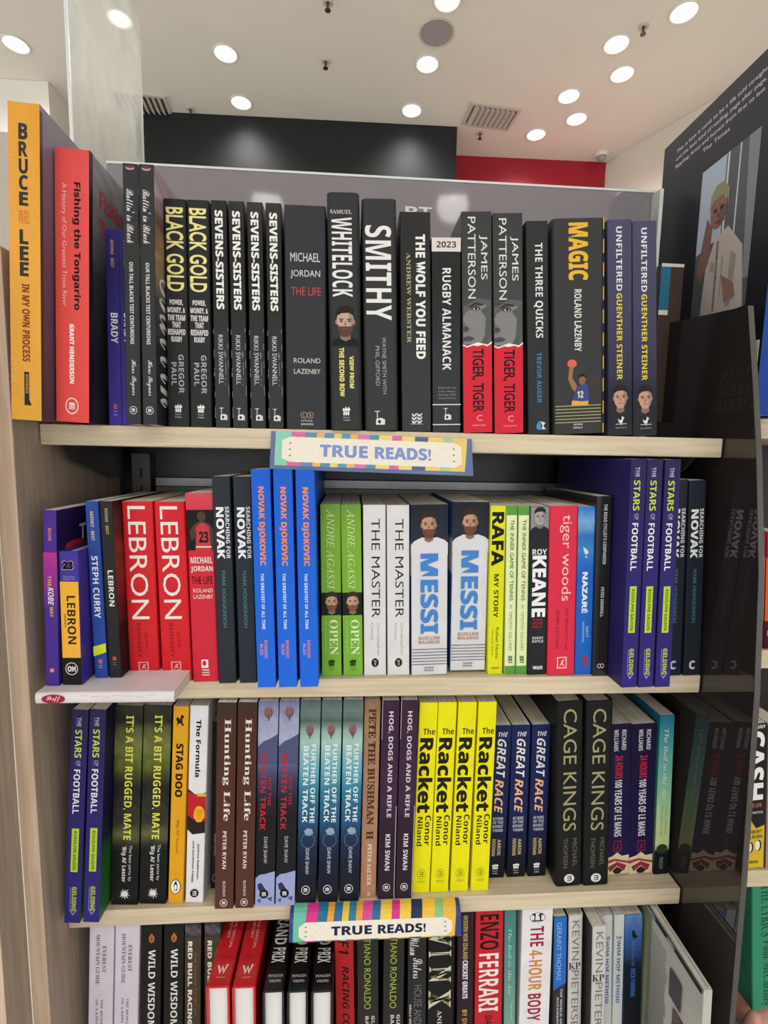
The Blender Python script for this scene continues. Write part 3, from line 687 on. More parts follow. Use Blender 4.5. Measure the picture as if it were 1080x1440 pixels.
def novakc(p):
    novak(p); p.K('publisher_mark').H('C', 1186, 1236, .3, .66, '#c9cbcd', 'bx')
B('novakc', (190,1270), '#1f2630', novakc)
def djok(p):
    p.G(152, 1303, [(0,'#1c5fd0'),(.5,'#1e66da'),(1,'#1f68de')], noise=.01)
    p.T('NOVAK DJOKOVIC', 240, 648, .27, .66, '#ea8a52', 'bx').K('subtitle_lettering').T('THE GREATEST OF ALL TIME', 688, 985, .35, .52, '#dbe4f4', 'b').K('author_lettering').T('DOMINIC', 1045, 1145, .44, .6, '#d88a92', 'b').T('BLISS', 1065, 1125, .2, .36, '#d88a92', 'b')
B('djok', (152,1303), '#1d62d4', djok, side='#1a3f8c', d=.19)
def agassi(p):
    p.G(340, 1237, [(0,'#6f9a38'),(.15,'#7aad38'),(1,'#7ab53a')])
    p.T('ANDRE AGASSI', 365, 775, .3, .68, '#c9dca4', 'e').K('portrait').R(792, 912, '#1b2016').face(785, 925, .08, .96, '#cb9e86', '#3a2c24', '#7a5442')
    p.K('title_lettering').T('OPEN', 935, 1122, .4, .84, '#dcebc0', 's').K('subtitle_lettering').T('An Autobiography', 940, 1110, .16, .25, '#c6dca0')
    p.K('publisher_mark').flame(1145, 1182, .32, .66, '#1c2412').H('Harper', 1188, 1196, .36, .64, '#41581f').H('Collins', 1199, 1207, .36, .64, '#41581f')
B('agassi', (340,1237), '#76ab38', agassi)
def master(p):
    p.T('THE MASTER', 412, 925, .36, .74, '#2a2a2c').K('author_lettering').T('Christopher', 955, 1130, .56, .72, '#8f8e92').T('Clarey', 952, 1045, .3, .44, '#8f8e92')
    p.K('publisher_mark').E(.5, 1166, .17, 24, '#1b1b1d').T('jm', 1152, 1180, .42, .58, '#cfcfcf')
B('master', (343,1235), '#d9d8da', master)
def messi(p):
    p.G(345, 560, [(0,'#1d212b'),(.6,'#242a36'),(1,'#2b303a')]); p.K('portrait').P([(0,560),(0,548),(.08,530),(.3,510),(.5,520),(.7,510),(.9,524),(1,540),(1,600),(0,600)], '#d6d7dc')
    p.face(372, 560, .18, .78, '#bd927b', '#33261f', '#6b4532')
    p.K('title_lettering').T('MESSI', 593, 1010, .25, .74, '#4382cf', 'bx'); lines(p, [('GUILLEM',1024,1041),('BALAGUE',1046,1063)], .2, .78, '#b58a62', 'b', 'author_lettering')
    p.K('stripes')
    for i in range(6): p.R(1091+i*16, 1094+i*16, '#2f3035', .01, .99)
    p.K('publisher_mark'); lines(p, [('SEVEN',1186,1195),('DIALS',1200,1209)], .36, .62, '#55555a', 'b')
def messi_l(p):
    p.K('back_print').G(345, 1230, [(0,'#2c4f93'),(.2,'#2f5aa8'),(.21,'#c9ccd6'),(.4,'#c9ccd6'),(.41,'#2f5aa8'),(1,'#2a4f96')], nu=2, nv=40)
B('messi', (345,1230), '#d5d6db', messi, left=messi_l, r=.0015)
def rafa(p):
    p.T('RAFA', 378, 655, .1, .9, '#15160c', 'bx').K('subtitle_lettering').T('MY STORY', 697, 925, .3, .62, '#22240f', 'b').K('author_lettering').T('Rafael Nadal', 978, 1145, .5, .7, '#3b3d14').T('with John Carlin', 985, 1130, .2, .34, '#3b3d14').K('publisher_mark').H('sphere', 1188, 1204, .25, .8, '#77791f', 'b')
B('rafa', (347,1230), '#dadd1c', rafa)
def inner(p):
    p.K('bands').R(345, 393, '#579a42').R(1185, 1230, '#579a42').R(345, 1230, '#3b6b34', .93, 1); p.K('spine_lettering').T('THE INNER GAME OF TENNIS', 415, 835, .34, .68, '#2c3a24')
    p.K('author_lettering').T('W. TIMOTHY GALLWEY', 855, 1105, .34, .62, '#8a9a78').K('publisher_mark')
    for i in range(2):
        for c in (1128, 1142): p.P([(.3+.2*i,c),(.4+.2*i,c+9),(.48+.2*i,c-1),(.48+.2*i,c+8),(.4+.2*i,c+18),(.3+.2*i,c+10)], '#3d5a30')
    p.H('PAN', 1160, 1170, .34, .7, '#3d5a30', 'b')
B('inner', (345,1230), '#dfeab4', inner)
def keane(p):
    p.K('portrait').R(352, 478, '#8b8b8a').face(352, 480, .06, .96, '#a9a3a0', '#232323', None, '#232527'); p.R(468, 482, '#20242b')
    p.K('title_lettering').H('ROY', 568, 598, .12, .92, '#e4e4e6', 'b').T('KEANE', 602, 925, .14, .9, '#ececee', 'bx'); lines(p, [('THE',935,946),('SECOND',951,966),('HALF',970,984)], .2, .76, '#a8323c', 'b', 'subtitle_lettering')
    lines(p, [('RODDY',1030,1044),('DOYLE',1048,1062)], .2, .82, '#d2d2d4', 'b', 'author_lettering'); p.K('publisher_mark').H('W&N', 1188, 1208, .25, .8, '#dcdcdc', 'bx')
B('keane', (350,1237), '#1f242c', keane)
def tiger(p):
    p.T('tiger woods', 375, 800, .36, .8, '#f1bcc2').K('author_lettering').T('JEFF BENEDICT and', 835, 1045, .6, .72, '#7d1a2c').T('ARMEN KETEYIAN', 840, 1040, .28, .4, '#7d1a2c'); sq_mark(p, 1085, 1145, .34, .7, '#f0b4ba')
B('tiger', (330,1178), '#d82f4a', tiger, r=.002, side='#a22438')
def nazare(p):
    p.G(335, 1175, [(0,'#1f7bd8'),(.1,'#86b4dc'),(.16,'#2f78c4'),(.25,'#3f86c8'),(.35,'#1e68c8'),(1,'#1c64c8')], noise=.08, nu=5)
    p.K('surfer_print').P([(.35,530),(.6,545),(.7,560),(.5,570),(.4,552)], '#cfe0ee').R(575, 585, '#cfe0ee', .5, .6)
    p.K('title_lettering').T('NAZARÉ', 655, 862, .34, .72, '#eaf0f6', 'bx').K('author_lettering').T('MATT', 930, 985, .62, .78, '#9fc4ea', 'b').T('MAJENDIE', 905, 1010, .38, .52, '#9fc4ea', 'b').K('publisher_mark').P([(.3,1075),(.75,1085),(.75,1135),(.4,1130),(.6,1105)], '#a8324a')
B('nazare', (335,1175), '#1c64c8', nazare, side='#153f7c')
def road(p):
    p.T("THE ROAD CYCLIST'S COMPANION", 320, 615, .46, .68, '#cfcfcf', 'b').K('author_lettering').T('PETER DRINKELL', 730, 880, .4, .6, '#cfcfcf', 'b').K('publisher_mark').O(.42, 1132, .13, 12, '#cfcfcf', .3, 12).O(.62, 1132, .13, 12, '#cfcfcf', .3, 12)
B('road', (282,1182), '#222222', road, fin='gloss')
def stars(p):
    p.G(78, 1238, [(0,'#2c2450'),(.2,'#2c2360'),(1,'#30267a')], noise=.02)
    p.T('THE', 118, 165, .36, .58, '#b9b6cc', 'b').T('STARS', 182, 330, .24, .66, '#bcd246', 'b').T('OF', 345, 375, .4, .62, '#b9b6cc').T('FOOTBALL', 392, 630, .24, .64, '#e4e4ea', 'b')
    p.R(118, 165, '#8784a8', .29, .31).R(345, 375, '#8784a8', .33, .35)
    p.K('author_label').R(710, 950, '#b3d236', .27, .72).K('author_lettering').T('RODOLPHE GAUDIN', 725, 938, .4, .6, '#2a3014', 'b')
    p.K('publisher_mark').T('GELDING', 1032, 1170, .42, .72, '#a9bd4a', 'bx').P([(.32,1035),(.35,1035),(.35,1160),(.52,1185),(.76,1160),(.76,1168),(.52,1194),(.32,1164)], '#9d99bd')
def stars_r(p):
    p.K('front_print').G(78, 1238, [(0,'#181630'),(.4,'#1c1940'),(.6,'#1a1a3c'),(.68,'#245a30'),(1,'#2a6c32')], nu=10, nv=30, noise=.12, sd=9).P([(.45,470),(.6,560),(.7,760),(.55,1000),(.5,800)], '#8b8f9c')
B('stars', (78,1238), '#2b2360', stars, right=stars_r, side='#181432', d=.19)

# third row
def splash(p, c, r, u=.5, ru=.22):
    rnd = random.Random(5); p.K('publisher_mark'); pts = []
    for i in range(22):
        a = 2*PI*i/22; q = 1 if i % 2 else .45; q *= rnd.uniform(.75, 1.1); pts.append((u+ru*q*math.cos(a), c+r*q*math.sin(a)))
    return p.P(pts, '#dadada')
def rugged(p):
    p.G(92, 1195, [(0,'#33332a'),(.08,'#25261f'),(.16,'#6f7440'),(.3,'#5a6126'),(.38,'#1d1f19'),(.5,'#2a2c22'),(.58,'#2d2f25'),(.64,'#595c38'),(.7,'#15161a'),(1,'#101113')], noise=.35, nu=5, nv=36, sd=12)
    p.T("IT'S A BIT RUGGED, MATE", 145, 825, .36, .68, '#d8da58', 'b').K('author_lettering').T('The best yarns by', 855, 1060, .6, .74, '#d4d4d2').T("'Big Al' Lester", 860, 1065, .34, .54, '#dededc', 'b'); splash(p, 1132, 34)
B('rugged', (92,1195), '#141517', rugged, r=.002)
def stag(p):
    p.K('dog_print').P([(.2,165),(.3,150),(.45,165),(.55,138),(.75,150),(.6,165),(.65,185),(.75,200),(.6,198),(.5,185),(.35,190),(.25,205),(.3,180)], '#201a10')
    p.K('spine_lettering').T('STAG DOO', 295, 588, .26, .74, '#1a160e', 'bx').K('author_lettering').T("'Big Al' Lester", 710, 910, .4, .6, '#6b4c14')
    p.K('publisher_mark').E(.48, 1095, .36, 42, '#1a1712').E(.48, 1095, .31, 38, '#f0ece2').P([(.36,1085),(.44,1064),(.54,1066),(.62,1090),(.6,1118),(.4,1118)], '#1a1712').E(.49, 1098, .08, 17, '#f0ece2')
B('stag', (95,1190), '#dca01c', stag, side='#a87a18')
def formula(p):
    p.T('The Formula', 168, 480, .36, .64, '#1a1a1c', 'bx').K('car_print').P([(0,545),(.4,575),(1,570),(1,790),(.3,800),(0,770)], '#1f1c20').P([(0,560),(.5,580),(1,562),(1,720),(.6,735),(0,690)], '#b81f2c').R(570, 586, '#d0b63c', .5, 1)
    p.E(.64, 685, .34, 46, '#c42026', 18).P([(.34,700),(.36,668),(.48,645),(.64,638),(.8,645),(.93,668),(.95,700),(.82,716),(.78,728),(.5,728),(.46,716)], '#e8b22c')
    for i in range(6): p.P([(.6+.014*i,724),(.4+.09*i,662-8*math.sin(PI*i/5)),(.42+.09*i,662-8*math.sin(PI*i/5))], '#c42026')
    p.K('author_lettering').T('Joshua Robinson', 852, 1055, .58, .72, '#3a3a3c', 'b').T('and Jonathan Clegg', 835, 1070, .3, .44, '#3a3a3c', 'b').K('publisher_mark').E(.5, 1135, .24, 24, '#151516').T('m', 1122, 1148, .4, .62, '#e2e2e2', 'b')
B('formula', (93,1190), '#e0e0e4', formula)
def darkb(p):
    p.T('SHORT WALKS AND LONG RIDES IN NEW ZEALAND', 265, 700, .5, .75, '#b9b9bb', 'b').K('author_lettering').T('BRIAN LISTELL', 820, 945, .4, .6, '#c4c4c6', 'b').K('publisher_mark').O(.5, 1078, .3, 22, '#b9b9b9')
B('darkb', (180,1140), '#1d1e21', darkb)
def hunting(p):
    p.G(62, 1205, [(0,'#3a2a26'),(.1,'#4a2c24'),(1,'#55332a')])
    p.T('Hunting Life', 148, 705, .32, .74, '#e0d8d4', 's').K('author_lettering').T('PETER RYAN', 762, 975, .38, .58, '#dcd4d0', 'b').K('publisher_mark').T('BATEMAN', 1045, 1135, .42, .56, '#d8cfca', 's'); circ(p, 1171, 22, .48, .2)
B('hunting', (62,1205), '#4f2f27', hunting)
def balloon(p, a, b, u0, u1, col):
    h = b-a; m = (u0+u1)/2; d = (u1-u0)/2
    p.K('balloon_print').E(m, a+h*.36, d, h*.36, col, 16).P([(m-d*.8,a+h*.55),(m+d*.8,a+h*.55),(m+d*.15,a+h*.88),(m-d*.15,a+h*.88)], shade(col, .8)).R(a+h*.9, b, '#3a2a24', m-d*.12, m+d*.12)
    for i in range(3): p.E(m-d*.5+d*.5*i, a+h*.36, d*.1, h*.33, shade(col, .7), 8)
    return p
def beaten(p):
    p.G(62, 1195, [(0,'#6c7198'),(.1,'#9a9fc0'),(.2,'#a3a8c4'),(.26,'#666d92'),(.36,'#3a4064'),(.46,'#232434'),(.55,'#191a1e'),(.8,'#1a1b1e'),(1,'#1c1d22')], noise=.12, nu=5, nv=36)
    p.P([(0,305),(.3,275),(.6,262),(1,235),(1,400),(0,400)], '#4d5378'); balloon(p, 92, 165, .25, .78, '#8c6a70')
    p.K('title_lettering').T('OFF THE', 468, 625, .55, .72, '#a8283a', 'b').T('BEATEN TRACK', 342, 762, .16, .46, '#b4283a', 'b').K('author_lettering').T('DAVE SHAW', 800, 950, .4, .58, '#c4c4cc')
    p.K('snow_print').P([(0,1035),(.2,1015),(.5,1010),(1,995),(1,1195),(0,1195)], '#9ba4d2').P([(.1,1070),(.3,1060),(.6,1110),(.4,1130),(.15,1100)], '#2c3560').P([(.6,1150),(.9,1140),(.85,1170)], '#4a5590').P([(.1,1160),(.3,1150),(.25,1180)], '#4a5590')
    p.K('publisher_mark').E(.45, 1125, .24, 26, '#141519'); p.H('m', 1114, 1137, .35, .55, '#dcdce4', 'bx')
B('beaten', (62,1195), '#1c1d22', beaten)
def further(p):
    p.G(58, 1188, [(0,'#4e605e'),(.06,'#667a76'),(.1,'#4e625f'),(.15,'#8aa8a2'),(.2,'#9cc0bc'),(.32,'#64a6b8'),(.45,'#2c7496'),(.6,'#22507c'),(.68,'#1c2f50'),(.8,'#141d34'),(1,'#12151f')], noise=.08, nu=5, nv=40)
    balloon(p, 188, 268, .28, .7, '#96666e'); p.K('title_lettering').T('FURTHER OFF THE', 295, 730, .58, .82, '#dde8ea', 'b').T('BEATEN TRACK', 303, 728, .2, .46, '#dde8ea', 'b')
    p.K('anchor_print').P([(.3,775),(.5,758),(.72,765),(.78,790),(.6,802),(.4,798)], '#8ea4b4').O(.52, 830, .35, 42, '#6f8598', .06)
    p.K('author_lettering').T('DAVE SHAW', 875, 1022, .42, .6, '#cdd4dc'); circ(p, 1113, 26, .46, .22)
B('further', (58,1188), '#161b28', further)
def pete(p):
    p.G(70, 1150, [(0,'#8a6a54'),(.1,'#a37c60'),(1,'#a87c62')], noise=.08); p.T('PETE THE BUSHMAN  H', 110, 820, .28, .76, '#46301f', 'sx').K('author_lettering').T('PETER SALTER', 845, 1080, .4, .66, '#e4d4c4', 's').K('publisher_mark').P([(.4,1140),(.5,1115),(.6,1118),(.65,1140)], '#c4a48a')
B('pete', (70,1150), '#a07860', pete)
def hog(p):
    p.G(60, 1175, [(0,'#3a2238'),(.5,'#3b2540'),(.65,'#2b1a2c'),(1,'#2c1c2c')], noise=.12); p.T('HOG, DOGS AND A RIFLE', 120, 705, .38, .68, '#d4ccd4', 'b').K('author_lettering').T('KIM SWAN', 800, 1008, .38, .66, '#dcd6dc', 'b'); circ(p, 1107, 22, .5, .22)
    p.K('pale_strokes').R(60, 270, '#b6aeb4', .02, .05).R(640, 1170, '#b9b3b6', .95, .985)  # pale strips along both spine edges
B('hog', (60,1175), '#33203a', hog, fin='gloss')
def racket(p):
    p.H('The', 212, 247, .26, .9, '#1d1c08', 'b').T('Racket', 265, 682, .1, .88, '#1a1906', 'bx').K('author_lettering').T('Conor', 697, 868, .58, .9, '#26250c', 'b').T('Niland', 705, 872, .16, .46, '#26250c', 'b')
    p.K('publisher_mark').O(.5, 1035, .25, 29, '#8f8c14', .1).T('m', 1020, 1050, .36, .62, '#8f8c14', 'b').R(1074, 1077, '#a8a518', .26, .76).R(1082, 1085, '#a8a518', .3, .7)
B('racket', (72,1143), '#e6e00e', racket)
def great(p):
    p.G(200, 1062, [(0,'#182254'),(.5,'#161f52'),(.8,'#121838'),(.88,'#0f1220'),(1,'#0f1118')]); p.H('THE', 238, 262, .3, .82, '#d2d4e0', 'ix').T('GREAT', 275, 490, .28, .76, '#e2dcd8', 'ix').T('RACE', 498, 690, .26, .72, '#e8b486', 'ix')
    lines(p, [('60 YEARS',712,729),('OF THE',734,751),('BATHURST',757,774),('1000',780,796)], .22, .8, '#b9bccb', 'b', 'subtitle_lettering'); p.K('author_lettering').T('AARON', 840, 930, .54, .74, '#c4b07c', 'b').T('NOONAN', 838, 935, .24, .44, '#c4b07c', 'b')
    p.K('publisher_mark').flame(980, 1012, .3, .66); p.H('Harper', 1018, 1027, .34, .64, '#cfcfcf'); p.H('Collins', 1031, 1040, .34, .64, '#cfcfcf')
B('great', (200,1062), '#171f48', great)
def cage(p):
    p.T('CAGE KINGS', 100, 712, .26, .74, '#a09a72').K('author_lettering').T('MICHAEL', 752, 900, .62, .78, '#6e6c58').T('THOMSEN', 748, 905, .28, .44, '#6e6c58').K('publisher_mark').E(.5, 961, .19, 23, '#dedede').T('m', 948, 974, .42, .6, '#1b1b1b', 'b')
B('cage', (62,1000), '#121416', cage, hard=True, r=.004)
def lemans(p):
    p.G(178, 945, [(0,'#181232'),(.8,'#1c1444'),(1,'#1b133c')]); p.T('RICHARD', 208, 308, .62, .8, '#cfcbd8', 'b').T('WILLIAMS', 205, 312, .3, .48, '#cfcbd8', 'b').K('title_lettering').T('24 HOURS', 335, 450, .36, .68, '#b83042', 'b').T('100 YEARS OF LE MANS', 455, 748, .36, .66, '#dcd9e2', 'b')
    sq_mark(p, 770, 828, .34, .68, '#7a2440'); p.K('swirl_print').P([(0,858),(.3,848),(.5,830),(.7,850),(1,845),(1,945),(0,945)], '#d8c8a4').P([(0,872),(.4,862),(1,880),(1,892),(.4,875),(0,890)], '#a04048').P([(.1,905),(.5,880),(.9,900),(.8,930),(.5,900),(.2,930)], '#8a2c3c').P([(.3,925),(.5,905),(.75,925),(.6,942),(.4,942)], '#2a1c28')
B('lemans', (178,945), '#1a1438', lemans, side='#a32438')
def ball(p):
    p.G(130, 945, [(0,'#246c84'),(.1,'#3a8c9c'),(.35,'#6fb0a4'),(.6,'#a8cc9c'),(.8,'#c2ce88'),(.84,'#9aa466'),(.85,'#15191a'),(1,'#121516')], noise=.03, nu=4, nv=60)
    p.K('tree_print').E(.5, 812, .4, 26, '#2b3c26', 12); p.K('spine_lettering').T('The Ball in the Air', 198, 555, .36, .66, '#cfe4de', 'e').K('author_lettering').T('MICHAEL', 590, 740, .64, .76, '#8a9a74', 's').T('HARRISON', 590, 750, .34, .46, '#8a9a74', 's').K('publisher_mark').T('FREEDOM', 855, 915, .35, .6, '#8c8f8c')
def ball_l(p): p.K('back_print').G(130, 945, [(0,'#1f5a70'),(.5,'#3f7a76'),(.8,'#6c7a58'),(1,'#101313')], nu=3)
B('ball', (130,945), '#245c6c', ball, left=ball_l, side='#1f4c5c')

# lowest row
def everest(p):
    p.T('EVEREST', 292, 420, .54, .7, '#4a4552', 's').T('MOUNTAIN GUIDE', 238, 478, .28, .44, '#4a4552', 's').K('subtitle_lettering').T('THE REMARKABLE STORY', 550, 850, .5, .6, '#5a5562', 's').T('OF A KIWI MOUNTAINEER', 550, 860, .3, .4, '#5a5562', 's')
B('everest', (200,1115), '#cdc8d6', everest)
def wild(p):
    for c in (268, 745): p.K('leaf_print').P([(.5,c-26),(.64,c-6),(.62,c+12),(.5,c+22),(.38,c+12),(.36,c-6)], '#b3673a').P([(.5,c-14),(.54,c+4),(.5,c+18),(.46,c+4)], '#5a3220')
    p.K('spine_lettering').T('WILD WISDOM', 320, 705, .36, .7, '#dcdcda', 'b')
B('wild', (200,1115), '#121214', wild)
def redbull(p):
    p.G(200, 270, [(0,'#26242c'),(.5,'#5a545e'),(1,'#2a262c')], noise=.5, nu=6, nv=8).G(270, 1115, [(0,'#463d2c'),(1,'#3a3226')]); p.T('RED BULL RACING', 288, 698, .18, .46, '#e2e0da', 'bx').T('THE INSIDE STORY OF', 340, 650, .58, .74, '#6b6048', 'b')
B('redbull', (200,1115), '#3c3428', redbull, r=.002)
def f1b(p):
    p.R(235, 268, '#dedad8'); p.T('F1', 300, 372, .2, .74, '#141012', 'ix').T('RACING CONFIDENTIAL', 425, 1050, .38, .74, '#141012', 'ix')
B('f1', (235,1115), '#b92028', f1b, side='#3a1014')
def ronaldo(p): p.T('CRISTIANO RONALDO', 205, 655, .34, .64, '#9db23c').K('author_lettering').T('GUILLEM', 690, 850, .66, .82, '#cfcfcf', 'b').T('BALAGUE', 690, 860, .38, .54, '#cfcfcf', 'b')
B('ronaldo', (200,1115), '#141416', ronaldo, fin='gloss', r=.002)
def siders(p): p.T('Wilson', 290, 385, .1, .62, '#e0e0e0', 'c').T('Sisters', 400, 505, .28, .78, '#e0e0e0', 'c').K('title_lettering').T('HOUSE AND', 540, 745, .34, .76, '#6b6c6e').K('author_lettering').T('KELLY WILSON', 640, 800, .1, .2, '#dcdcdc', 'b')
B('siders', (255,1115), '#121314', siders, fin='gloss')
def vinx(p):
    for t, a, b in (('V',255,345),('I',365,395),('N',445,530),('X',570,665)):
        p.T(t, a, b, .04, .84, '#c9c7b4', 's')
        p.T(t, a+6, b-6, .1, .78, '#8f8142', 'e')
    p.K('author_lettering').T('ANDREW', 675, 860, .36, .52, '#cfcfcf', 's')
B('vinx', (240,1115), '#101113', vinx, hard=True, r=.003)
def cricket(p): p.T('MODERN NEW ZEALAND', 170, 400, .34, .62, '#b9a86e', 'b').T('CRICKET GREATS', 405, 610, .32, .64, '#dcd8dc', 'bx').K('author_lettering').T('BY DYLAN CLEAVER', 670, 960, .32, .62, '#c4a04a', 'b')
B('cricket', (150,1115), '#2a1626', cricket)
def enzo(p): p.T('ENZO', 170, 355, .16, .84, '#14100f', 'b').T('FERRARI', 375, 688, .14, .84, '#e6dedd', 'b').K('author_lettering').T('DAL MONTE', 710, 930, .38, .62, '#3a0f14', 'b')
B('enzo', (150,1115), '#bb1f2c', enzo, r=.002)
def ball2(p): p.G(150, 1115, [(0,'#3f7c7a'),(.3,'#548f86'),(1,'#8fb094')]).T('The Ball in the Air', 245, 600, .34, .62, '#b9d4cc', 'e').K('author_lettering').T('MICHAEL', 640, 740, .6, .72, '#b9d4cc', 's')
B('ball2', (150,1115), '#467f7c', ball2)
def fourhour(p):
    p.K('palm_print').O(.5, 186, .26, 26, '#2c2c30', .07); p.P([(.38,200),(.4,180),(.34,170),(.3,176),(.34,162),(.42,164),(.44,172),(.42,200)], '#26262a').P([(.58,205),(.56,182),(.52,174),(.58,164),(.66,166),(.7,176),(.62,172),(.62,205)], '#26262a').R(200, 206, '#26262a', .32, .68)
    p.K('spine_lettering').T('THE', 232, 340, .28, .72, '#9c1c38', 'b').T('4-HOUR', 360, 578, .26, .7, '#cc8a2c', 'b').T('BODY', 598, 748, .26, .7, '#9c1c38', 'b')
B('fourhour', (140,1115), '#e2e0e4', fourhour)
def geraint(p): p.P([(0,185),(1,185),(1,545),(0,585)], '#2668bc').T('GERAINT THOMAS', 215, 528, .22, .6, '#8fb8e6').K('subtitle_lettering').T('THE WORLD OF CYCLING', 575, 900, .56, .72, '#cfd2d6', 'b').T('ACCORDING TO G', 620, 880, .28, .44, '#cfd2d6', 'b')
B('geraint', (185,1115), '#2b2d31', geraint)
def kp(p): p.T('KEVIN', 215, 428, .26, .74, '#76736f').T('PIETERSEN', 482, 860, .26, .74, '#76736f').K('monogram').H('KP', 440, 476, .06, .84, '#2a2a2a', 's')
B('kp', (185,1115), '#c8c6c4', kp, left=lambda p: p.K('back_print').R(185, 1115, '#2b2728'), side='#2b2728', hard=True, r=.003)
def wimhof(p): p.H('THE', 295, 312, .18, .74, '#2a2c34', 'b').T('WIM HOF METHOD', 318, 672, .3, .66, '#2a4c9c', 'b')
B('wimhof', (175,1115), '#cdd2d2', wimhof)
def bluebook(p):
    p.G(175, 1115, [(0,'#5c88c4'),(.1,'#3f6cb0'),(.22,'#2c4f86'),(.3,'#0f1824'),(1,'#0d1118')], noise=.15, nu=5); p.K('surfer_print').P([(.4,265),(.55,262),(.65,290),(.8,300),(.6,310),(.45,300)], '#141c26')
    p.K('title_lettering').T('MICK FANNING', 480, 640, .38, .66, '#3f74c4', 'b').T('Surf for Your Life', 320, 465, .4, .6, '#5f8cc8', 'e')
B('bluebook', (175,1115), '#2c4c80', bluebook)

# ------------------------------------------------------------------ the rows
# key, label, x top left, y top, x top right, x bottom left, pull (m, minus = towards the viewer), copies share a mesh
ROW1 = [
 ('bruce','thick amber-yellow book in shrink wrap, tallest and leftmost on the top shelf',10.6,143.5,56,16.6,-.048),
 ('fishing','thick coral-red book with black lettering, beside the amber-yellow one',76.9,208.6,125.7,79.7,-.029),
 ('brady','left of two thin violet-blue paperbacks beside the coral-red book',146.7,323,166.3,152.3,.002),
 ('brady','right of two thin violet-blue paperbacks, mostly hidden by a charcoal book',166.5,323,184,172,.002),
 ('ballin','left of two thin charcoal books with white script lettering',171.8,230,193.8,178,-.022),
 ('ballin','right of two thin charcoal books with white script lettering',194.8,230.6,216.8,201,-.022),
 ('blackgold','left of two black paperbacks with tall pale-gold title letters',227,279,259.9,234,0),
 ('blackgold','right of two black paperbacks with tall pale-gold title letters',262,280.7,293.4,267.8,0),
 ('sevens','first from the left of four slim black paperbacks titled SEVENS SISTERS',296,282,318.5,303,0),
 ('sevens','second from the left of four slim black paperbacks titled SEVENS SISTERS',320.5,283,343.4,327.6,0),
 ('sevens','third from the left of four slim black paperbacks titled SEVENS SISTERS',346.5,283.5,369,353,0),
 ('sevens','rightmost of four slim black paperbacks titled SEVENS SISTERS, beside the wide slate book',373,285,396.5,378,0),
 ('jordan','wide slate-grey paperback with upright white letters and a red line THE LIFE',399.3,287.8,458.5,403,0),
 ('whitelock','tall black hardback with a bearded man on the spine, top shelf',459,270,506,465.4,-.004),
 ('smithy','black hardback with very large white letters SMITHY',508.5,279,558,513.6,-.002),
 ('wolf','glossy black paperback titled THE WOLF YOU FEED',562,297.7,606,565.4,0),
 ('almanack','shorter black book with a white 2023 band at the head',607,334,648.5,608.5,0),
 ('patt','left of two grey and red paperbacks with half a face on the spine',649,299,691,652,0),
 ('patt','right of two grey and red paperbacks with half a face on the spine',692.8,298,735.4,696,0),
 ('quicks','narrow black book titled THE THREE QUICKS with a blue author line',739.6,310.5,771,743.5,0),
 ('magic','widest dark grey hardback with the gold title MAGIC and a ball player',777,307,851,779.5,0),
 ('steiner','left of two purple-grey paperbacks with white and yellow lettering over a face',854,310,887.5,856.5,.002),
 ('steiner','rightmost book of the top shelf, purple-grey with a face near the foot',889.3,309,924,891.5,.002)]
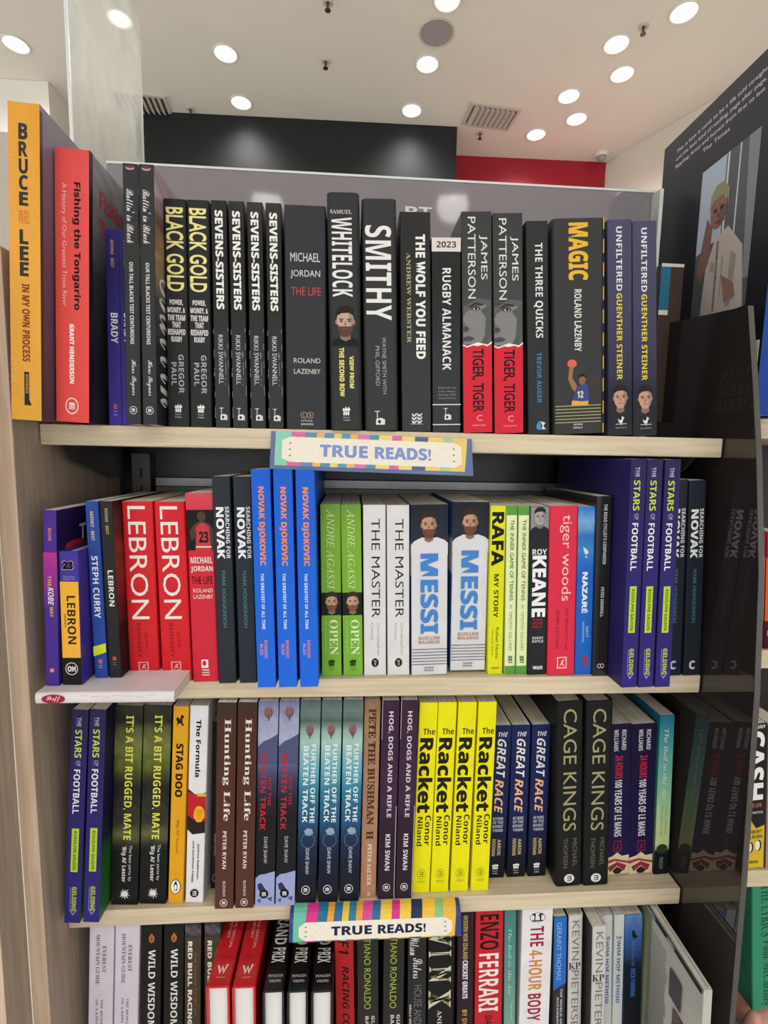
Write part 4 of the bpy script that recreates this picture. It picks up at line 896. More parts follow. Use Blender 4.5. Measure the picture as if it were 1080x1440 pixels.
ROW2 = [
 ('kobe','thin purple and magenta book, leftmost on the second shelf',59.6,717.6,79.6,64.3,-.036,.0125),
 ('lb23','small square-backed book with a 23 over a yellow block, standing second from left',80.5,775.7,108.5,87.5,-.034,.0125),
 ('steph','thin blue book with a yellow band near the foot',119,705,138,133.7,-.018,.0125),
 ('lebronb','thin black book leaning beside the thin blue one, second shelf',139.5,705,158,154,-.018,.0125),
 ('lebronr','left of two thick scarlet books with large thin white capitals',168.6,705,213,181,0),
 ('lebronr','right of two thick scarlet books with large thin white capitals',216,705.8,259.5,228.5,0),
 ('jordanr','crimson book with a photo of a player seen from behind',260.5,693.4,299,271.5,-.004),
 ('novak','left of two dark blue-grey books before the bright blue ones',297.5,670,324,307.7,-.008),
 ('novak','right of two dark blue-grey books, touching the first bright blue one',327,670,352.6,337,-.008),
 ('djok','first from the left of three tall bright blue books with orange titles',352.6,660,380,362.6,-.019),
 ('djok','middle one of three tall bright blue books with orange titles',384,660.5,411,392.5,-.019),
 ('djok','rightmost of three tall bright blue books with orange titles',415.4,660.8,442.3,422.5,-.019),
 ('agassi','left of two lime-green books with a bearded face on the spine',450.5,709.7,478.3,453.2,.008),
 ('agassi','right of two lime-green books with a bearded face on the spine',479.3,709.7,508.6,483.4,.008),
 ('master','left of two off-white books titled THE MASTER',510.4,710.5,542.4,512.2,.008),
 ('master','right of two off-white books titled THE MASTER',543.9,710.5,576.5,545.2,.008),
 ('messi','left of two white and navy books with a bearded man above large blue letters',577.9,711,630.6,578.5,.008),
 ('messi','right, pushed-back one of two white books with large blue letters',637.3,705,689,632.8,.013,.0032),
 ('rafa','acid-yellow book with heavy black capitals, second shelf',690,711.6,711.8,685.3,.008),
 ('inner','left of two thin pale green books with darker green ends',712.8,711.5,729.2,709.6,.008),
 ('inner','right of two thin pale green books with darker green ends',729.9,711.5,745.5,725.9,.008),
 ('keane','black book with a grey portrait at the head, beside the thin green pair',745.8,712.4,772,741.3,.006),
 ('tiger','thick crimson book with thin pink lower-case title, second shelf',772.5,711.7,812.6,768.5,.004),
 ('nazare','bright blue book with a wave picture and white bold title',813.3,713,837.3,808,.006),
 ('road','slim scuffed black book between the wave book and the purple trio',838.3,698,860.5,831.6,.002),
 ('stars','left of three tall indigo books with lime labels, second shelf right',887,641.7,909.5,873,-.029),
 ('stars','middle one of three tall indigo books with lime labels, second shelf right',911,642,934.5,897.3,-.029),
 ('stars','right of three tall indigo books with lime labels, second shelf right',936.5,642,959.5,921,-.029),
 ('novakc','left, half-hidden of two dark navy books beside the dark divider',944,675.6,968,934.5,.0),
 ('novakc','right of two dark navy books, touching the dark divider',969.6,675,994.5,961.6,.0)]
ROW3 = [
 ('stars','left of two tall indigo books with lime labels, third shelf left end',101,984,123,90.5,-.015),
 ('stars','right of two tall indigo books with lime labels, third shelf left end',126,984,148.5,117,-.015),
 ('rugged','left of two olive-black books titled ITS A BIT RUGGED, MATE',162.5,993,201.5,156,.006),
 ('rugged','right of two olive-black books titled ITS A BIT RUGGED, MATE',203,993,242.5,196,.006),
 ('stag','marigold-yellow book titled STAG DOO',243.8,993.7,266,236.3,.006),
 ('formula','white book titled The Formula with a red car picture',267.5,993,294,260.7,.006),
 ('darkb','shorter black book pushed back behind the brown pair',295.5,1015,309,292,.025),
 ('hunting','left of two brown books titled Hunting Life',305.5,985.5,333,302,-.004),
 ('hunting','right of two brown books titled Hunting Life',334.8,985.5,362.3,330.8,-.004),
 ('beaten','left of two books with snow at the foot and a red title',363.8,985.5,392.2,358.8,-.002),
 ('beaten','right of two books with snow at the foot and a red title',393.3,985.5,421.8,387.7,-.002),
 ('further','left of three teal to navy books with a balloon near the head',423,984.5,451.8,416.8,0),
 ('further','middle one of three teal to navy books with a balloon near the head',453,984.5,481.8,447.5,0),
 ('further','right of three teal to navy books with a balloon near the head',483.2,984.5,511.8,477.6,0),
 ('pete','tan book with dark serif capitals beside the teal trio',513,986,535.7,506.8,.004),
 ('hog','left of two dark plum books titled HOG, DOGS AND A RIFLE',537.5,985,562.5,531,.001),
 ('hog','right of two dark plum books, touching the first yellow one',564,985,589,556,.001),
 ('racket','first from the left of four vivid yellow books titled The Racket',590.3,988,615.7,578.8,.008),
 ('racket','second from the left of four vivid yellow books titled The Racket',617,988,643.5,605.3,.008),
 ('racket','third from the left of four vivid yellow books titled The Racket',645.2,988,672,633.2,.008),
 ('racket','rightmost of four vivid yellow books titled The Racket',673.4,987.5,700,662,.008),
 ('great','left of three shorter navy books titled THE GREAT RACE, half behind yellow',693.8,1020,718.7,683.5,.026),
 ('great','middle one of three shorter navy books titled THE GREAT RACE',720.5,1020,747,713,.026),
 ('great','right of three shorter navy books titled THE GREAT RACE',748.7,1020,775.5,742,.026),
 ('cage','left of two black hardbacks titled CAGE KINGS',779,987,820.8,778,.009),
 ('cage','right of two black hardbacks titled CAGE KINGS',823.2,987,860,817.7,.009),
 ('lemans','left of two dark indigo books with a red line and a swirl at the foot',852,1019,886,849,.024),
 ('lemans','right of two dark indigo books with a red line and a swirl at the foot',888.5,1019,923,883.6,.024),
 ('ball','teal to green book with a black foot, rightmost on the third shelf',928.5,1006,949,919.5,.022)]
# lowest row: bottoms out of the frame; x at y=1440 given instead of the bottom
ROW4 = [
 ('everest','left of two pale lilac-white books with serif lettering, lowest row',125.5,1294,160.5,124,.004),
 ('everest','right of two pale lilac-white books with serif lettering, lowest row',162,1294,197.5,160,.004),
 ('wild','left of two black books titled WILD WISDOM',199,1294,229,197.5,.004),
 ('wild','right of two black books titled WILD WISDOM',230.5,1294,259,229.5,.004),
 ('redbull','left of two olive-brown racing books with bold white title, lowest row',260.3,1294,286.6,260,.004),
 ('redbull','right olive-brown racing book, half hidden by a red book',287.8,1294,307,288,.004),
 ('f1','red book with a white head band and slanted black title, under the lower sign',470,1303,497,472.5,-.004),
 ('ronaldo','left of two black books with thin olive-green title, lowest row',501,1294,532,502,.004),
 ('ronaldo','right of two black books with thin olive-green title, lowest row',539,1294,571,537.5,.004),
 ('siders','black book with white handwriting on the spine, lowest row',573.6,1308,600.5,573,.004),
 ('vinx','black hardback with huge gilt roman letters laid sideways',602,1304,641.5,601,.004),
 ('cricket','dark plum book with gold and white capitals left of the red one',644,1281,667.5,642.5,.004),
 ('enzo','thick red book with black then white capitals, lowest row',669,1280,709,667.5,.004),
 ('ball2','thin sea-green book with pale serif title, lowest row',710,1280,726,708.8,.004),
 ('fourhour','wide white book titled THE 4-HOUR BODY',735,1277.6,778.5,730,.004),
 ('geraint','bright blue and dark grey book right of the wide white one',779.5,1290,797.5,777.5,.004),
 ('kp','left of two silver-grey books with a KP monogram',799.4,1290,821.2,797.3,.004),
 ('kp','right, pulled-out one of two silver-grey books with a KP monogram',833,1301,854.6,830.3,-.012),
 ('wimhof','left, half-hidden of two pale books with blue capitals, lowest row',847.5,1287,861.6,846,.006),
 ('wimhof','right of two pale books with blue capitals, lowest row',862.5,1287,877.5,859,.006),
 ('bluebook','blue and black book with a small dark figure, last upright of the lowest row',878,1287,902.5,875.6,.006)]
GROUPS = {1: 'books on the top shelf', 2: 'books on the second shelf', 3: 'books on the third shelf', 4: 'books in the lowest row'}
protos = {}; dims = {}
def analyse(row, zs, bottom_at=None):
    out = []
    for it in row:
        key, label, xl, yt, xr, xb, pull = it[:7]; lift = it[7] if len(it) > 7 else 0
        z0 = zs+lift
        A = unp(xl, yt, Y=pull); B_ = unp(xr, yt, Y=pull)
        if zs < 0: A.z = min(A.z, zs+SP-SH-.0035)
        if bottom_at: q = unp(xb, bottom_at, Y=pull); xbot = q.x+(q.x-A.x)/(A.z-q.z)*(q.z-z0)
        else: xbot = solveX(xb, pull, z0)
        out.append([key, label, A.x, A.z, B_.x-A.x, xbot, pull, z0])
    return out
def place(rows):
    for n, row in rows.items():
        for it in row:
            k = it[0]; h = it[3]-it[7]; dims.setdefault(k, []).append((it[4], h))
    for k, v in dims.items():
        w = sum(a for a, b in v)/len(v); h = sum(b for a, b in v)/len(v); dims[k] = (w, h)
    for n, row in rows.items():
        prev = None
        for key, label, xt, zt, w_, xb, pull, z0 in row:
            w, h = dims[key]; w -= .0004
            th = math.atan2(xt-xb, zt-z0)          # + leans right
            def at(x0, z): return x0+math.tan(th)*(z-z0)
            ww = w/math.cos(th)
            # keep clear of the neighbour to the left at foot and head
            if prev:
                px0, pt, pww, ph = prev
                need = max(px0+pww+math.tan(pt)*q-(xb+math.tan(th)*q) for q in (0, min(h, ph)+.003))+.0003
                if need > .0012: print('SHIFT', key, round(need*1000, 1))
                if need > 0: xb += need
            if n != 4 or True:
                lim = W-.0012
                if xb+ww+max(0, math.tan(th)*h) > lim+.0008: xb = lim-ww-max(0, math.tan(th)*h)
                xb = max(xb, .0012-min(0, math.tan(th)*h))
            prev = (xb, th, ww, h)
            if key not in protos: protos[key] = r = make_book(key, w, h)
            else: r = copytree(protos[key])
            lift = w*math.sin(th) if th > 0 else 0
            x0 = xb if th <= 0 else xb-(0)
            r.location = (x0+.0, pull, z0+lift+.0002); r.rotation_euler = (0, th, 0)
            tag(r, label, 'book', GROUPS[n])
rows = {1: analyse(ROW1, 0), 2: analyse(ROW2, -SP), 3: analyse(ROW3, -2*SP), 4: analyse(ROW4, -3*SP, 1440)}
place(rows)

# ------------------------------------------------------------------ books lying or standing otherwise
# white catalogue lying under the first books of the second row
k = make_book_flat = None
def flat_book(name_label, x0, x1, yf, yb, z0, z1, col, pr=None):
    r = empty('catalogue', (x0, yf, z0)); w, d, h = x1-x0, yb-yf, z1-z0
    b = MB(); rr = .003
    prof_ = [(d, 0), (rr, 0)]+[(rr-rr*math.sin(PI*i/6), h/2-h/2*math.cos(PI*i/6)) for i in range(1, 6)]+[(rr, h), (d, h), (d, h-.0006), (rr+.001, h-.0006), (rr+.001, .0006), (d, .0006)]
    V = [(x, y, z) for x in (0, w) for y, z in prof_]; n = len(prof_)
    Fc = [[i, (i+1) % n, n+(i+1) % n, n+i] for i in range(n)]
    rim = [(0, 12, 11, 1), (7, 10, 9, 8), (1, 11, 10, 7)]
    for q in rim: Fc.append(list(q)); Fc.append([n+i for i in reversed(q)])
    Fc.append([1, 7, 6, 5, 4, 3, 2]); Fc.append([n+i for i in (2, 3, 4, 5, 6, 7, 1)])
    mesh('cover', V, Fc, 'gloss', r, cols=[lin(col)]*len(V))
    MB().box(.0003, rr+.0015, .0007, w-.0003, d-.001, h-.0007).build('page_block', 'pages_flat', r)
    if pr: lay(pr, lambda u, v, o: (u*w, -o-.0001, h*(1-v)), w, h, d, r)
    return r
M['pages_flat'] = pages(2, 'paper_pages_lying')
pr = Print(0, 1); pr.E(.13, .5, .085, .4, '#9c2440', 24).T('Staff', .25, .75, .08, .18, '#e8dfe2', 'c', 0)
for q in range(7): pr.K('fine_print').R(.2+.08*(q % 3), .24+.08*(q % 3), '#c2bcc4', .32+.08*q, .38+.08*q)
r = flat_book('', .0125, .1485, -.052, .075, -SP+.0003, -SP+.0122, '#dcd6da', pr)
tag(r, 'white catalogue lying flat on the second shelf under the first thin books', 'catalogue')

def lying(key, label, col, x, w, ztop, yf, length, fn, cover2=None):
    "book on its fore-edge: spine up, tail and page ends towards the viewer"
    r = empty('book', (x, yf, ztop)); h = ztop-(-3*SP)-.0004; t = .0024
    V, Fc = cover_mesh(w, length, h, .003, t, True)
    V = [(a, c, -b) for a, b, c in V]
    mesh('cover', V, Fc, 'gloss', r, cols=[lin(col)]*len(V))
    MB().box(t+.0002, .0035, -h+.003, w-t-.0002, length-.004, -.0045).build('page_block', 'pages_bright', r)
    MB().box(t+.0006, .0016, -.0052, w-t-.0006, .0034, -.0028).build('headband', 'white_trim', r)
    pr = Print(0, 1); fn(pr)
    lay(pr, lambda u, v, o: (u*w, length*(1-v), o+.00005), w, length, h, r)
    return tag(r, label, 'book', GROUPS[4])
M['pages_bright'] = pages(0, 'paper_page_ends', '#c6c6c8', '#efeff0')
def official(p):
    p.T('THE OFFICIAL', .6, .785, .56, .7, '#e8b8b6').T('HISTORY', .6, .72, .34, .48, '#e8b8b6').K('publisher_mark')
    p.P([(.28,.885),(.36,.885),(.45,.915),(.52,.885),(.6,.915),(.68,.88),(.76,.88),(.6,.935),(.52,.902),(.44,.935)], '#e6d8d8').R(.95, .953, '#d8a09e', .34, .72)
    p.R(.83, .833, '#8f1a20', .3, .76).R(.842, .845, '#8f1a20', .34, .7)
def gprix(p):
    p.T('GRAND', .5, .735, .2, .82, '#dcdcdc', 'b').T('PRIX', .755, .845, .2, .82, '#dcdcdc', 'b').K('publisher_mark').H('PENGUIN', .912, .927, .16, .86, '#c4c4c4', 's').H('VIKING', .94, .955, .22, .8, '#c4c4c4', 's')
for i, (xp, xq, lab) in enumerate(((289.5, 322.5, 'left of two red books lying spine up, page ends towards us'), (326, 359, 'right of two red books lying spine up, page ends towards us'))):
    A = unp(xp, 1388, Y=-.05); B_ = unp(xq, 1388, Y=-.05)
    lying('official', lab, '#c3262c', A.x, B_.x-A.x, A.z, -.05, .2, official)
for xp, xq, lab in ((369, 399.5, 'left of three black books lying spine up with white page ends'), (403.5, 433, 'middle one of three black books lying spine up with white page ends'), (437.5, 468, 'right of three black books lying spine up with white page ends')):
    A = unp(xp, 1394, Y=-.05); B_ = unp(xq, 1394, Y=-.05)
    lying('gprix', lab, '#151517', A.x, B_.x-A.x, A.z, -.05, .2, gprix)

# big grey book with a printed back cover, standing against the divider in the lowest row
def lean_s(p): p.G(0, 1, [(0,'#b9b8b4'),(1,'#cfcdca')])
def lean_l(p):
    p.G(0, 1, [(0,'#a9a8a4'),(.3,'#b9b6b0'),(1,'#b4b0a8')], noise=.05, nu=8); p.G(0, .9, [(0,'#7c866c'),(1,'#939a80')], 0, .3, .15)
    p.K('back_text')
    rnd = random.Random(4)
    for i in range(40): 
        c = .1+.018*i; p.R(c, c+.006, '#6f6d68', .26, .26+rnd.uniform(.26, .3))
    p.K('photos')
    for a, b, u0, u1, c in ((.13,.27,.6,.76,'#4a4a4c'),(.3,.44,.66,.82,'#5c564e'),(.5,.72,.6,.72,'#3a3f52'),(.46,.6,.84,.94,'#4c557c'),(.62,.8,.76,.84,'#a8834e'),(.74,.9,.6,.8,'#57504a')): p.R(a, b, c, u0, u1)
    p.K('dark_border').R(0, .022, '#1b1a1a').E(.3, .011, .08, .01, '#8f8c88', 10).E(.6, .011, .06, .01, '#8f8c88', 10)
BOOKS['greybook'] = dict(c=(0, 1), col='#c4c2be', spine=lean_s, left=lean_l, side='#b5b2ad', d=.135, hard=True, fin='gloss', r=.002)
A = unp(990, 1393, Y=-.125); B_ = unp(1002, 1393, Y=-.125)
TH = -.042; gw, gh = .0095, 3*SP-.5878
r = make_book('greybook', gw, gh); r.rotation_euler = (0, TH, -.02); r.location = (.7088+math.tan(-TH)*gh, -.1, -3*SP+.0006)
tag(r, 'large pale grey book jutting forward, back cover full of text and photos', 'book', GROUPS[4])

# ------------------------------------------------------------------ shelf signs
FLAT = [.4, .8]
def sign(label, fn_map, painted_glare):
    r = empty('shelf_sign', (0, 0, 0))
    cl = (lambda c: '#'+''.join('%02x' % int(int(c[i:i+2], 16)*.72+232*.28) for i in (1, 3, 5))) if painted_glare else (lambda c: c)  # first sign: glare mixed into the print colours
    g = Print(0, 1); N = 26
    V = []; Fc = []; 
    for j in range(41):
        for i in range(N+1):
            for o in (0.0, -.0006): V.append(fn_map(i/N, j/40, o))
    I = lambda i, j, k: (j*(N+1)+i)*2+k
    for j in range(40):
        for i in range(N):
            Fc.append([I(i,j,0), I(i+1,j,0), I(i+1,j+1,0), I(i,j+1,0)]); Fc.append([I(i,j,1), I(i,j+1,1), I(i+1,j+1,1), I(i+1,j,1)])
    for i in range(N): Fc.append([I(i,0,0), I(i,0,1), I(i+1,0,1), I(i+1,0,0)]); Fc.append([I(i,40,0), I(i+1,40,0), I(i+1,40,1), I(i,40,1)])
    for j in range(40): Fc.append([I(0,j,0), I(0,j+1,0), I(0,j+1,1), I(0,j,1)]); Fc.append([I(N,j,0), I(N,j,1), I(N,j+1,1), I(N,j+1,0)])
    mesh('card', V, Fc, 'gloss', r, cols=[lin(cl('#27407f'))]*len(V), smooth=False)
    # stripes: slanting coloured bands inside the blue border, as fine strips that follow the curve
    p = Print(0, 1); p.K('striped_border')
    def band(u0, u1, v0, v1, col, sl=.02):
        P = []; nv = 40
        for j in range(nv+1):
            t = j/nv; P += [(min(.975, max(.022, u0+sl*t)), v0+(v1-v0)*t), (min(.975, max(.022, u1+sl*t)), v0+(v1-v0)*t)]
        p.n = 3; p.put(P, [[2*j, 2*j+1, 2*j+3, 2*j+2] for j in range(nv)], [lin(cl(col))]*len(P)); p.n = 3
    cols = ['#6cc0a4','#d83a8c','#2f6f98','#e8a23c','#2f6f98','#e8c24c','#2f7fa0','#e8a23c','#d84f9c','#2f6f98','#ecca54','#d83a8c','#ecca54','#24365c','#ecc24c','#8cc08c','#e8b84a']
    u = .02
    ws = [.085,.07,.06,.04,.05,.04,.045,.04,.06,.05,.07,.05,.07,.07,.08,.05,.08]; s_ = .957/sum(ws)
    for c, w_ in zip(cols, ws): band(u, u+w_*s_+.001, .0, .96 if not painted_glare else .9, c, -.02); u += w_*s_
    p.n = 6; p.K('plaque')
    a0, a1 = (FLAT[0]+.004, FLAT[1]-.004) if not painted_glare else (.13, .8)
    P = []; n = 24
    for i in range(n+1):
        t = i/n; u = .055+.89*t; nt = .05 if t < .02 or t > .98 else 0
        P += [(u, a0+nt*2), (u, a0+(a1-a0)*.33), (u, a0+(a1-a0)*.66), (u, a1-nt*2)]
    p.put(P, [[4*i+k, 4*i+4+k, 4*i+5+k, 4*i+1+k] for i in range(n) for k in range(3)], [lin('#e9e3d6')]*len(P))
    p.n = 8; p.K('dots')
    for uu in (.095, .905):
        for q in range(3): p.E(uu, a0+(a1-a0)*(.25+.25*q), .006, .02, cl('#3a4a78') if painted_glare else '#8a8578', 6)
    p.n = 9; p.K('sign_lettering').H('TRUE', a0+(a1-a0)*.27, a1-(a1-a0)*.24, .24, .475, '#7f93cf' if painted_glare else '#1a2448', 'bx').H('READS!', a0+(a1-a0)*.27, a1-(a1-a0)*.24, .51, .79, '#7f93cf' if painted_glare else '#1a2448', 'bx')  # first sign's letters are paled by the same painted glare
    lay(p, lambda u, v, o: fn_map(u, v, o), 1, 1, 1, r)
    MB().box(fn_map(.1,.1,0)[0], -.0009, fn_map(.1,.5,0)[2] if painted_glare else -2*SP-.016, fn_map(.9,.1,0)[0], -.0001, fn_map(.1,.1,0)[2]-.002 if painted_glare else -2*SP-.004).build('holder_strip', 'edge', r)
    return tag(r, label, 'sign', 'TRUE READS signs on the shelf edges')
def curve_map(x0, x1, pts, dz_r=0, bow=0):
    L = [0]
    for a, b in zip(pts[:-1], pts[1:]): L.append(L[-1]+math.hypot(b[0]-a[0], b[1]-a[1]))
    def f(u, v, o):
        s = min(1, max(0, v))*L[-1]
        for i in range(len(pts)-1):
            if s <= L[i+1]+1e-9: break
        t = (s-L[i])/(L[i+1]-L[i]); y = pts[i][0]+(pts[i+1][0]-pts[i][0])*t; z = pts[i][1]+(pts[i+1][1]-pts[i][1])*t
        ty, tz = pts[i+1][0]-pts[i][0], pts[i+1][1]-pts[i][1]; q = math.hypot(ty, tz)
        return (x0+(x1-x0)*u, y+o*tz/q-bow*v*4*u*(1-u), z-o*ty/q+dz_r*u)
    return f
sg1 = curve_map(.2405, .4585, [(-.0012,-.0025),(-.0042,-.012),(-.0079,-.0225),(-.0119,-.034),(-.0149,-.0425)], -.004, .0)
sign('pale TRUE READS card with painted-in glare on the edge of the topmost shelf', sg1, True)
arc = [(-.0005, .0003), (-.006, -.0002), (-.0105, -.002), (-.014, -.0052), (-.0162, -.0092), (-.0215, -.0285), (-.0185, -.0335)]
arc = [(y, z-2*SP) for y, z in arc]
aL = [math.hypot(b[0]-a[0], b[1]-a[1]) for a, b in zip(arc[:-1], arc[1:])]
FLAT[:] = (sum(aL[:4])/sum(aL), sum(aL[:5])/sum(aL))
sign('curved striped TRUE READS card on the edge of the third shelf', curve_map(.2600, .4640, arc, -.0002), False)

# ------------------------------------------------------------------ the neighbouring bay beyond the divider
NX = W+T_+.001
struct(slab('wall_back_neighbour', NX, .245, -1.4, NX+.6, .257, .05, 'black', 0))
for z, yf, lab in ((.026, .03, 'pale shelf of the neighbouring bay carrying the very large dark book'), (unp(1070, 915, Y=.0225).z, .0225, 'pale shelf of the neighbouring bay carrying the thin orange books'), (unp(1062, 1225, Y=.0225).z, .0225, 'pale shelf of the neighbouring bay under the black and yellow book')):
    r = empty('shelf', (NX, 0, z)); tag(r, lab, 'shelf', 'shelves of the neighbouring bay')
    slab('board', .0005, yf, -SH-.002, .6, .244, 0, 'shelf_wood', .001, r)
def poster_l(p):
    p.G(0, 1, [(0,'#26262b'),(.3,'#222228'),(.55,'#1c1d24'),(1,'#15161c')], nu=6, noise=.06)
    p.K('back_text'); rnd = random.Random(2)
    for t, a in (('This is how it came to be a life told straight', .045), ('and the best kind of reading, page after page,', .07), ('Rippling, funny and honest from first to last.', .095)):
        p.H(t, a, a+.016, .14, .86, '#c9c9cc')
    p.H('The Times', .122, .135, .4, .62, '#c9c9cc')
    p.K('photo').R(.2, .68, '#54565c', .42, .86).P([(.42,.2),(.62,.2),(.62,.44),(.42,.46)], '#a9b4c4').P([(.78,.2),(.86,.2),(.86,.6),(.82,.6)], '#7c8088').R(.2, .6, '#c4c8cc', .63, .645).R(.2, .5, '#c4c8cc', .72, .73)
    p.P([(.5,.68),(.52,.52),(.58,.44),(.68,.42),(.8,.5),(.84,.68)], '#b4aaa4').P([(.47,.44),(.5,.36),(.55,.4),(.54,.5),(.48,.56),(.44,.52)], '#7a5a52').E(.59, .36, .065, .05, '#8a6257', 16).P([(.6,.34),(.655,.35),(.64,.395),(.6,.405)], '#6f4c44').E(.565, .352, .014, .006, '#241a18', 8).E(.615, .352, .014, .006, '#241a18', 8).P([(.588,.355),(.598,.375),(.58,.375)], '#5c3d36').R(.388, .392, '#4a2622', .57, .61).P([(.515,.35),(.52,.3),(.56,.275),(.62,.278),(.67,.31),(.668,.36),(.65,.325),(.6,.315),(.55,.322)], '#8a8468').P([(.6,.45),(.615,.45),(.62,.66),(.605,.66)], '#7d736c').E(.612, .5, .006, .004, '#3a3430', 6).E(.614, .56, .006, .004, '#3a3430', 6).P([(.56,.5),(.59,.51),(.585,.54),(.558,.53)], '#9a908a').P([(.72,.5),(.76,.52),(.74,.66),(.71,.66)], '#968b84')
    p.P([(.66,.56),(.76,.6),(.78,.64),(.7,.65)], '#8f6a5e').R(.5, .62, '#8d857f', .655, .66)
    p.K('back_text')
    for i, t in enumerate(('extraordinary and a rough-and-raw', 'autobiography worth anything playing it', 'like a song from first to last')): p.H(t, .72+.026*i, .736+.026*i, .3+.04*i, .9-.04*i, '#9a9aa0')
    for i in range(2): p.H('a book of thoughtful honesty and humour', .82+.022*i, .832+.022*i, .3, .92, '#5c5e6c')
def poster_s(p): p.G(0, 1, [(0,'#2c4f96'),(.5,'#294a92'),(1,'#1f3f9a')], noise=.03).K('title_lettering').T('LIFE', .12, .4, .3, .8, '#8d2f6a', 'bx')
BOOKS['bigdark'] = dict(c=(0, 1), col='#2a4c94', spine=poster_s, left=poster_l, side='#222228', d=.215, hard=True, fin='gloss', r=.002)
PX = W+.028
ct = unp(935, 210, X=PX)
r = make_book('bigdark', .042, ct.z-.0265); r.location = (PX, ct.y-.215, .0264)
tag(r, 'very large dark book with a portrait photo on its back cover, beyond the divider', 'book', 'books in the neighbouring bay')
tg = empty('price_tag', (PX-.0003, 0, 0)); p_ = unp(1064, 512, X=PX); p1_ = unp(1057, 480, X=PX)
bpy.data.objects.remove(tg)
q = Print(0, 1); q.K('sticker').R(0, 1, '#dadbe0').K('price_lettering').H('$59.99', .55, .8, .25, .85, '#2a2a2e', 'b').H('PB', .12, .28, .1, .4, '#55565c')
ya = ct.y-.2135; tg = empty('price_sticker', (PX, ya, p_.z))
lay(q, lambda u, v, o: (-.0022-o*.3, .022*(1-u), .026*(1-v)), 1, 1, 1, tg)
MB().box(-.0021, 0, 0, -.0018, .022, .026).build('backing', 'white_trim', tg)
tag(tg, 'small white price sticker on the very large dark book', 'sticker')
def nb(key, label, x0, y0, x1, xb, Y, zs):
    A = unp(x0, y0, Y=Y); B_ = unp(x1, y0, Y=Y); Xb = solveX(xb, Y, zs); th = math.atan2(A.x-Xb, A.z-zs)
    w = B_.x-A.x; r = make_book(key, w, A.z-zs-.0004-abs(w*math.sin(th))); r.location = (Xb, Y, zs+.0002+max(0, w*math.sin(th))); r.rotation_euler = (0, th, 0)
    return tag(r, label, 'book', 'books in the neighbouring bay')
zs2 = unp(1070, 915, Y=.0225).z; zs3 = unp(1062, 1225, Y=.0225).z
def orange(p):
    p.R(0, .22, '#8a1f3c').R(.22, .76, '#dc5a2c').R(.76, 1, '#3a1020').E(.5, .13, .3, .05, '#d8d4d8', 12).E(.55, .12, .14, .03, '#2a2028', 10).K('title_lettering').T('THE LITTLE GUIDE TO', .25, .74, .3, .7, '#f0d8c8', 'b').K('publisher_mark').R(.84, .89, '#d8d4d8', .2, .6)
B('orange', (0, 1), '#8a1f3c', orange, d=.12); B('orangeb', (0, 1), '#8a1f3c', orange, d=.12)
nb('orange', 'left of two thin crimson and orange books beyond the divider', 1056, 745, 1077, 1052, .028, zs2)
nb('orangeb', 'right of two thin crimson and orange books, cut by the picture edge', 1078.5, 745, 1099, 1074.5, .028, zs2)
def cash(p):
    p.R(0, .7, '#17171c'); p.P([(0,.63),(.35,.66),(.6,.72),(1,.7),(1,1),(0,1)], '#d2b42c').H('JOHNNY', .01, .04, .06, .92, '#e6e6e6', 'b').T('CASH', .05, .52, .1, .9, '#ebebeb', 'bx').K('subtitle_lettering').H('THE LIFE', .545, .57, .2, .84, '#c47a4a', 'b').H('DEFINITIVE', .6, .615, .2, .9, '#d0d0d0', 'b')
    p.K('author_lettering').H('ROBERT', .73, .755, .12, .9, '#2a2410', 'b').H('HILBURN', .765, .79, .12, .9, '#2a2410', 'b').K('eyes_print').E(.34, .85, .16, .04, '#1c1c1c', 14).E(.3, .85, .12, .035, '#ece6d0', 14).E(.72, .84, .16, .04, '#1c1c1c', 14).E(.68, .84, .12, .035, '#ece6d0', 14).K('publisher_mark').H('W&N', .945, .965, .3, .72, '#4a3d10', 'b')
B('cash', (0, 1), '#17171c', cash, d=.13)
nb('cash', 'black and yellow book with huge white capitals beyond the divider', 1049, 1016, 1079, 1044, .026, zs3)
B('pinkbook', (0, 1), '#8d6f70', lambda p: p.G(0, 1, [(0,'#8d6f70'),(1,'#a58683')]).T('STORIES', .2, .6, .3, .7, '#e0d4d0', 'b'))
nb('pinkbook', 'dusty pink book at the picture edge, right of the black and yellow one', 1080.5, 1016, 1105, 1076.5, .026, zs3)
def lyr(p): p.T('THE LYRICS', .02, .42, .32, .72, '#0f4a34', 's').K('author_lettering').T('Paul McCartney', .45, .98, .32, .7, '#0f4a34', 's')
B('lyrics', (0, 1), '#2f8a6a', lyr, side='#0c3a2c', d=.16, hard=True, r=.002)
YL = .03; zt = zs3-SH-.004; Zb = unp(1060, 1421, Y=YL).z
xt_ = solveX(1057.5, YL, zt); xb_ = solveX(1058, YL, Zb); wl = solveX(1097, YL, zt)-xt_; th = math.atan2(xt_-xb_, zt-Zb)
r = make_book('lyrics', wl, (zt-Zb)/math.cos(th)-.001); r.location = (xb_, YL, Zb); r.rotation_euler = (0, th, 0)
tag(r, 'thick green book with dark serif lettering, held from below at the right edge', 'book', 'books in the neighbouring bay')
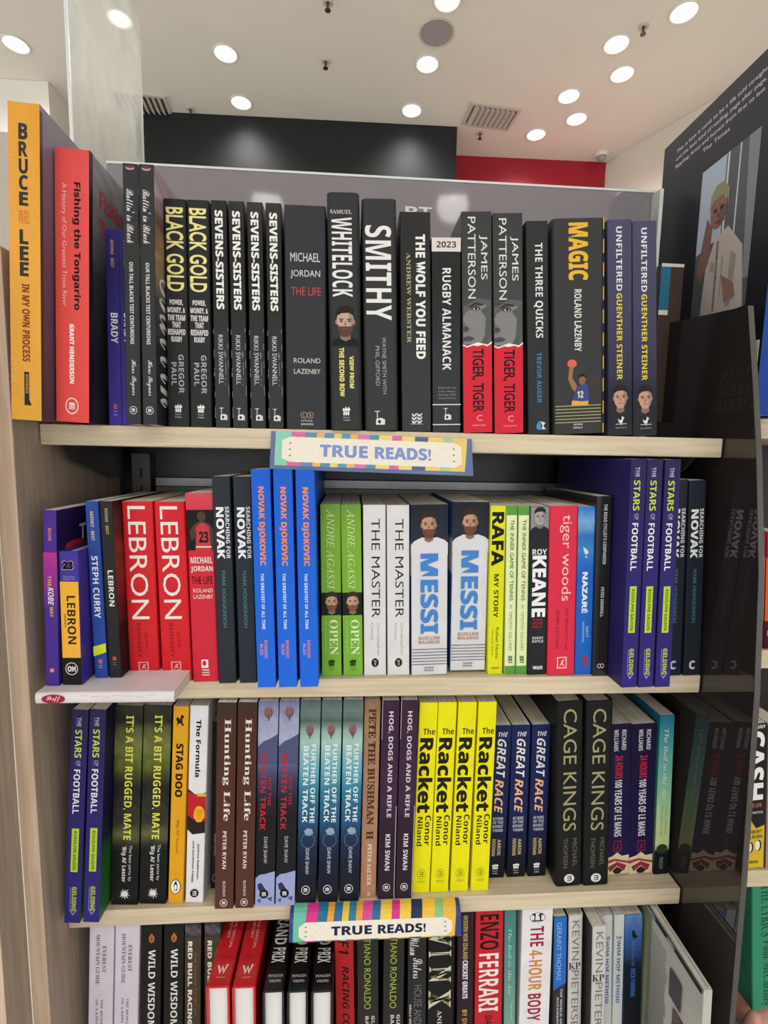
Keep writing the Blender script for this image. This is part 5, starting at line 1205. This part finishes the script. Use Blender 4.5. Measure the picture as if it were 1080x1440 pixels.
# small upright card box beyond the divider
ca = unp(929, 370, Y=.12); cb_ = unp(955, 437, Y=.12)
r = empty('card_box', (ca.x+.002, .12, .0264)); hh = ca.z-.0264
q = Print(0, 1); q.R(0, 1, '#4a3c38').R(0, (ca.z-cb_.z)/hh, '#2f7396', 0, .42).R(0, .02, '#e0dcd8', 0, 1).R((ca.z-cb_.z)/hh, (ca.z-cb_.z)/hh+.03, '#e6e2dc', 0, .42)
MB().box(0, 0, 0, cb_.x-ca.x, .012, hh, .0006).build('box', 'steel', r); lay(q, 'spine', cb_.x-ca.x, hh, .012, r)
tag(r, 'small upright box with a blue front beside the rightmost purple-grey book', 'box')

# ------------------------------------------------------------------ the hand that holds the green book
def hand(loc, zt):
    V = []; Ed = []; Rd = []
    def chain(pts, start=None):
        pr_ = start
        for x, y, z, rr in pts:
            V.append((x, y, z)); Rd.append(rr); i = len(V)-1
            if pr_ is not None: Ed.append((pr_, i))
            pr_ = i
        return pr_
    # wrist -> palm, palm up under the book; x right, y away, z up, origin under the spine
    w0 = chain([(.03, -.06, -.17, .026), (.028, -.03, -.09, .024), (.026, -.004, -.045, .024), (.022, .02, -.028, .026)])
    for k, (dx, L, rz) in enumerate(((-.022, .9, 0), (-.006, 1.0, 0), (.012, .95, 0), (.03, .78, 0))):
        chain([(.022+dx*.8, .035, -.021, .011), (.022+dx, .052, -.0125, .0095), (.022+dx, .052+.026*L, -.0105, .0088), (.022+dx, .052+.044*L, -.0095, .008), (.022+dx, .052+.06*L, -.009, .0065)], w0)
    chain([(-.004, -.002, -.03, .014), (-.014, -.012, -.015, .0115), (-.0155, -.016, .006, .0098), (-.0125, -.0175, .022, .008)], w0-1)
    me = bpy.data.meshes.new('hand'); me.from_pydata(V, Ed, []); o = bpy.data.objects.new('hand', me); C.objects.link(o)
    mo = o.modifiers.new('skin', 'SKIN'); 
    for i, sv in enumerate(me.skin_vertices[0].data): sv.radius = (Rd[i], Rd[i]*.9); sv.use_root = (i == 0)
    ss = o.modifiers.new('soft', 'SUBSURF'); ss.levels = 2; ss.render_levels = 2
    dg = bpy.context.evaluated_depsgraph_get(); dg.update(); m2 = bpy.data.meshes.new_from_object(o.evaluated_get(dg)); bpy.data.objects.remove(o)
    m2.materials.clear(); m2.materials.append(M['skin'])
    for pl in m2.polygons: pl.use_smooth = True
    r = empty('person', loc); h = bpy.data.objects.new('hand', m2); C.objects.link(h); h.parent = r
    MB().ring((0, 0, 0), .03, .034, .03, 20).build('sleeve_cuff', 'bulk_black', r, loc=(.029, -.04, -.13))
    return r
hd = hand((xb_+.002, YL, Zb-.0015), Zb); tag(hd, "person's hand holding the green book from below at the lower right corner", 'person')
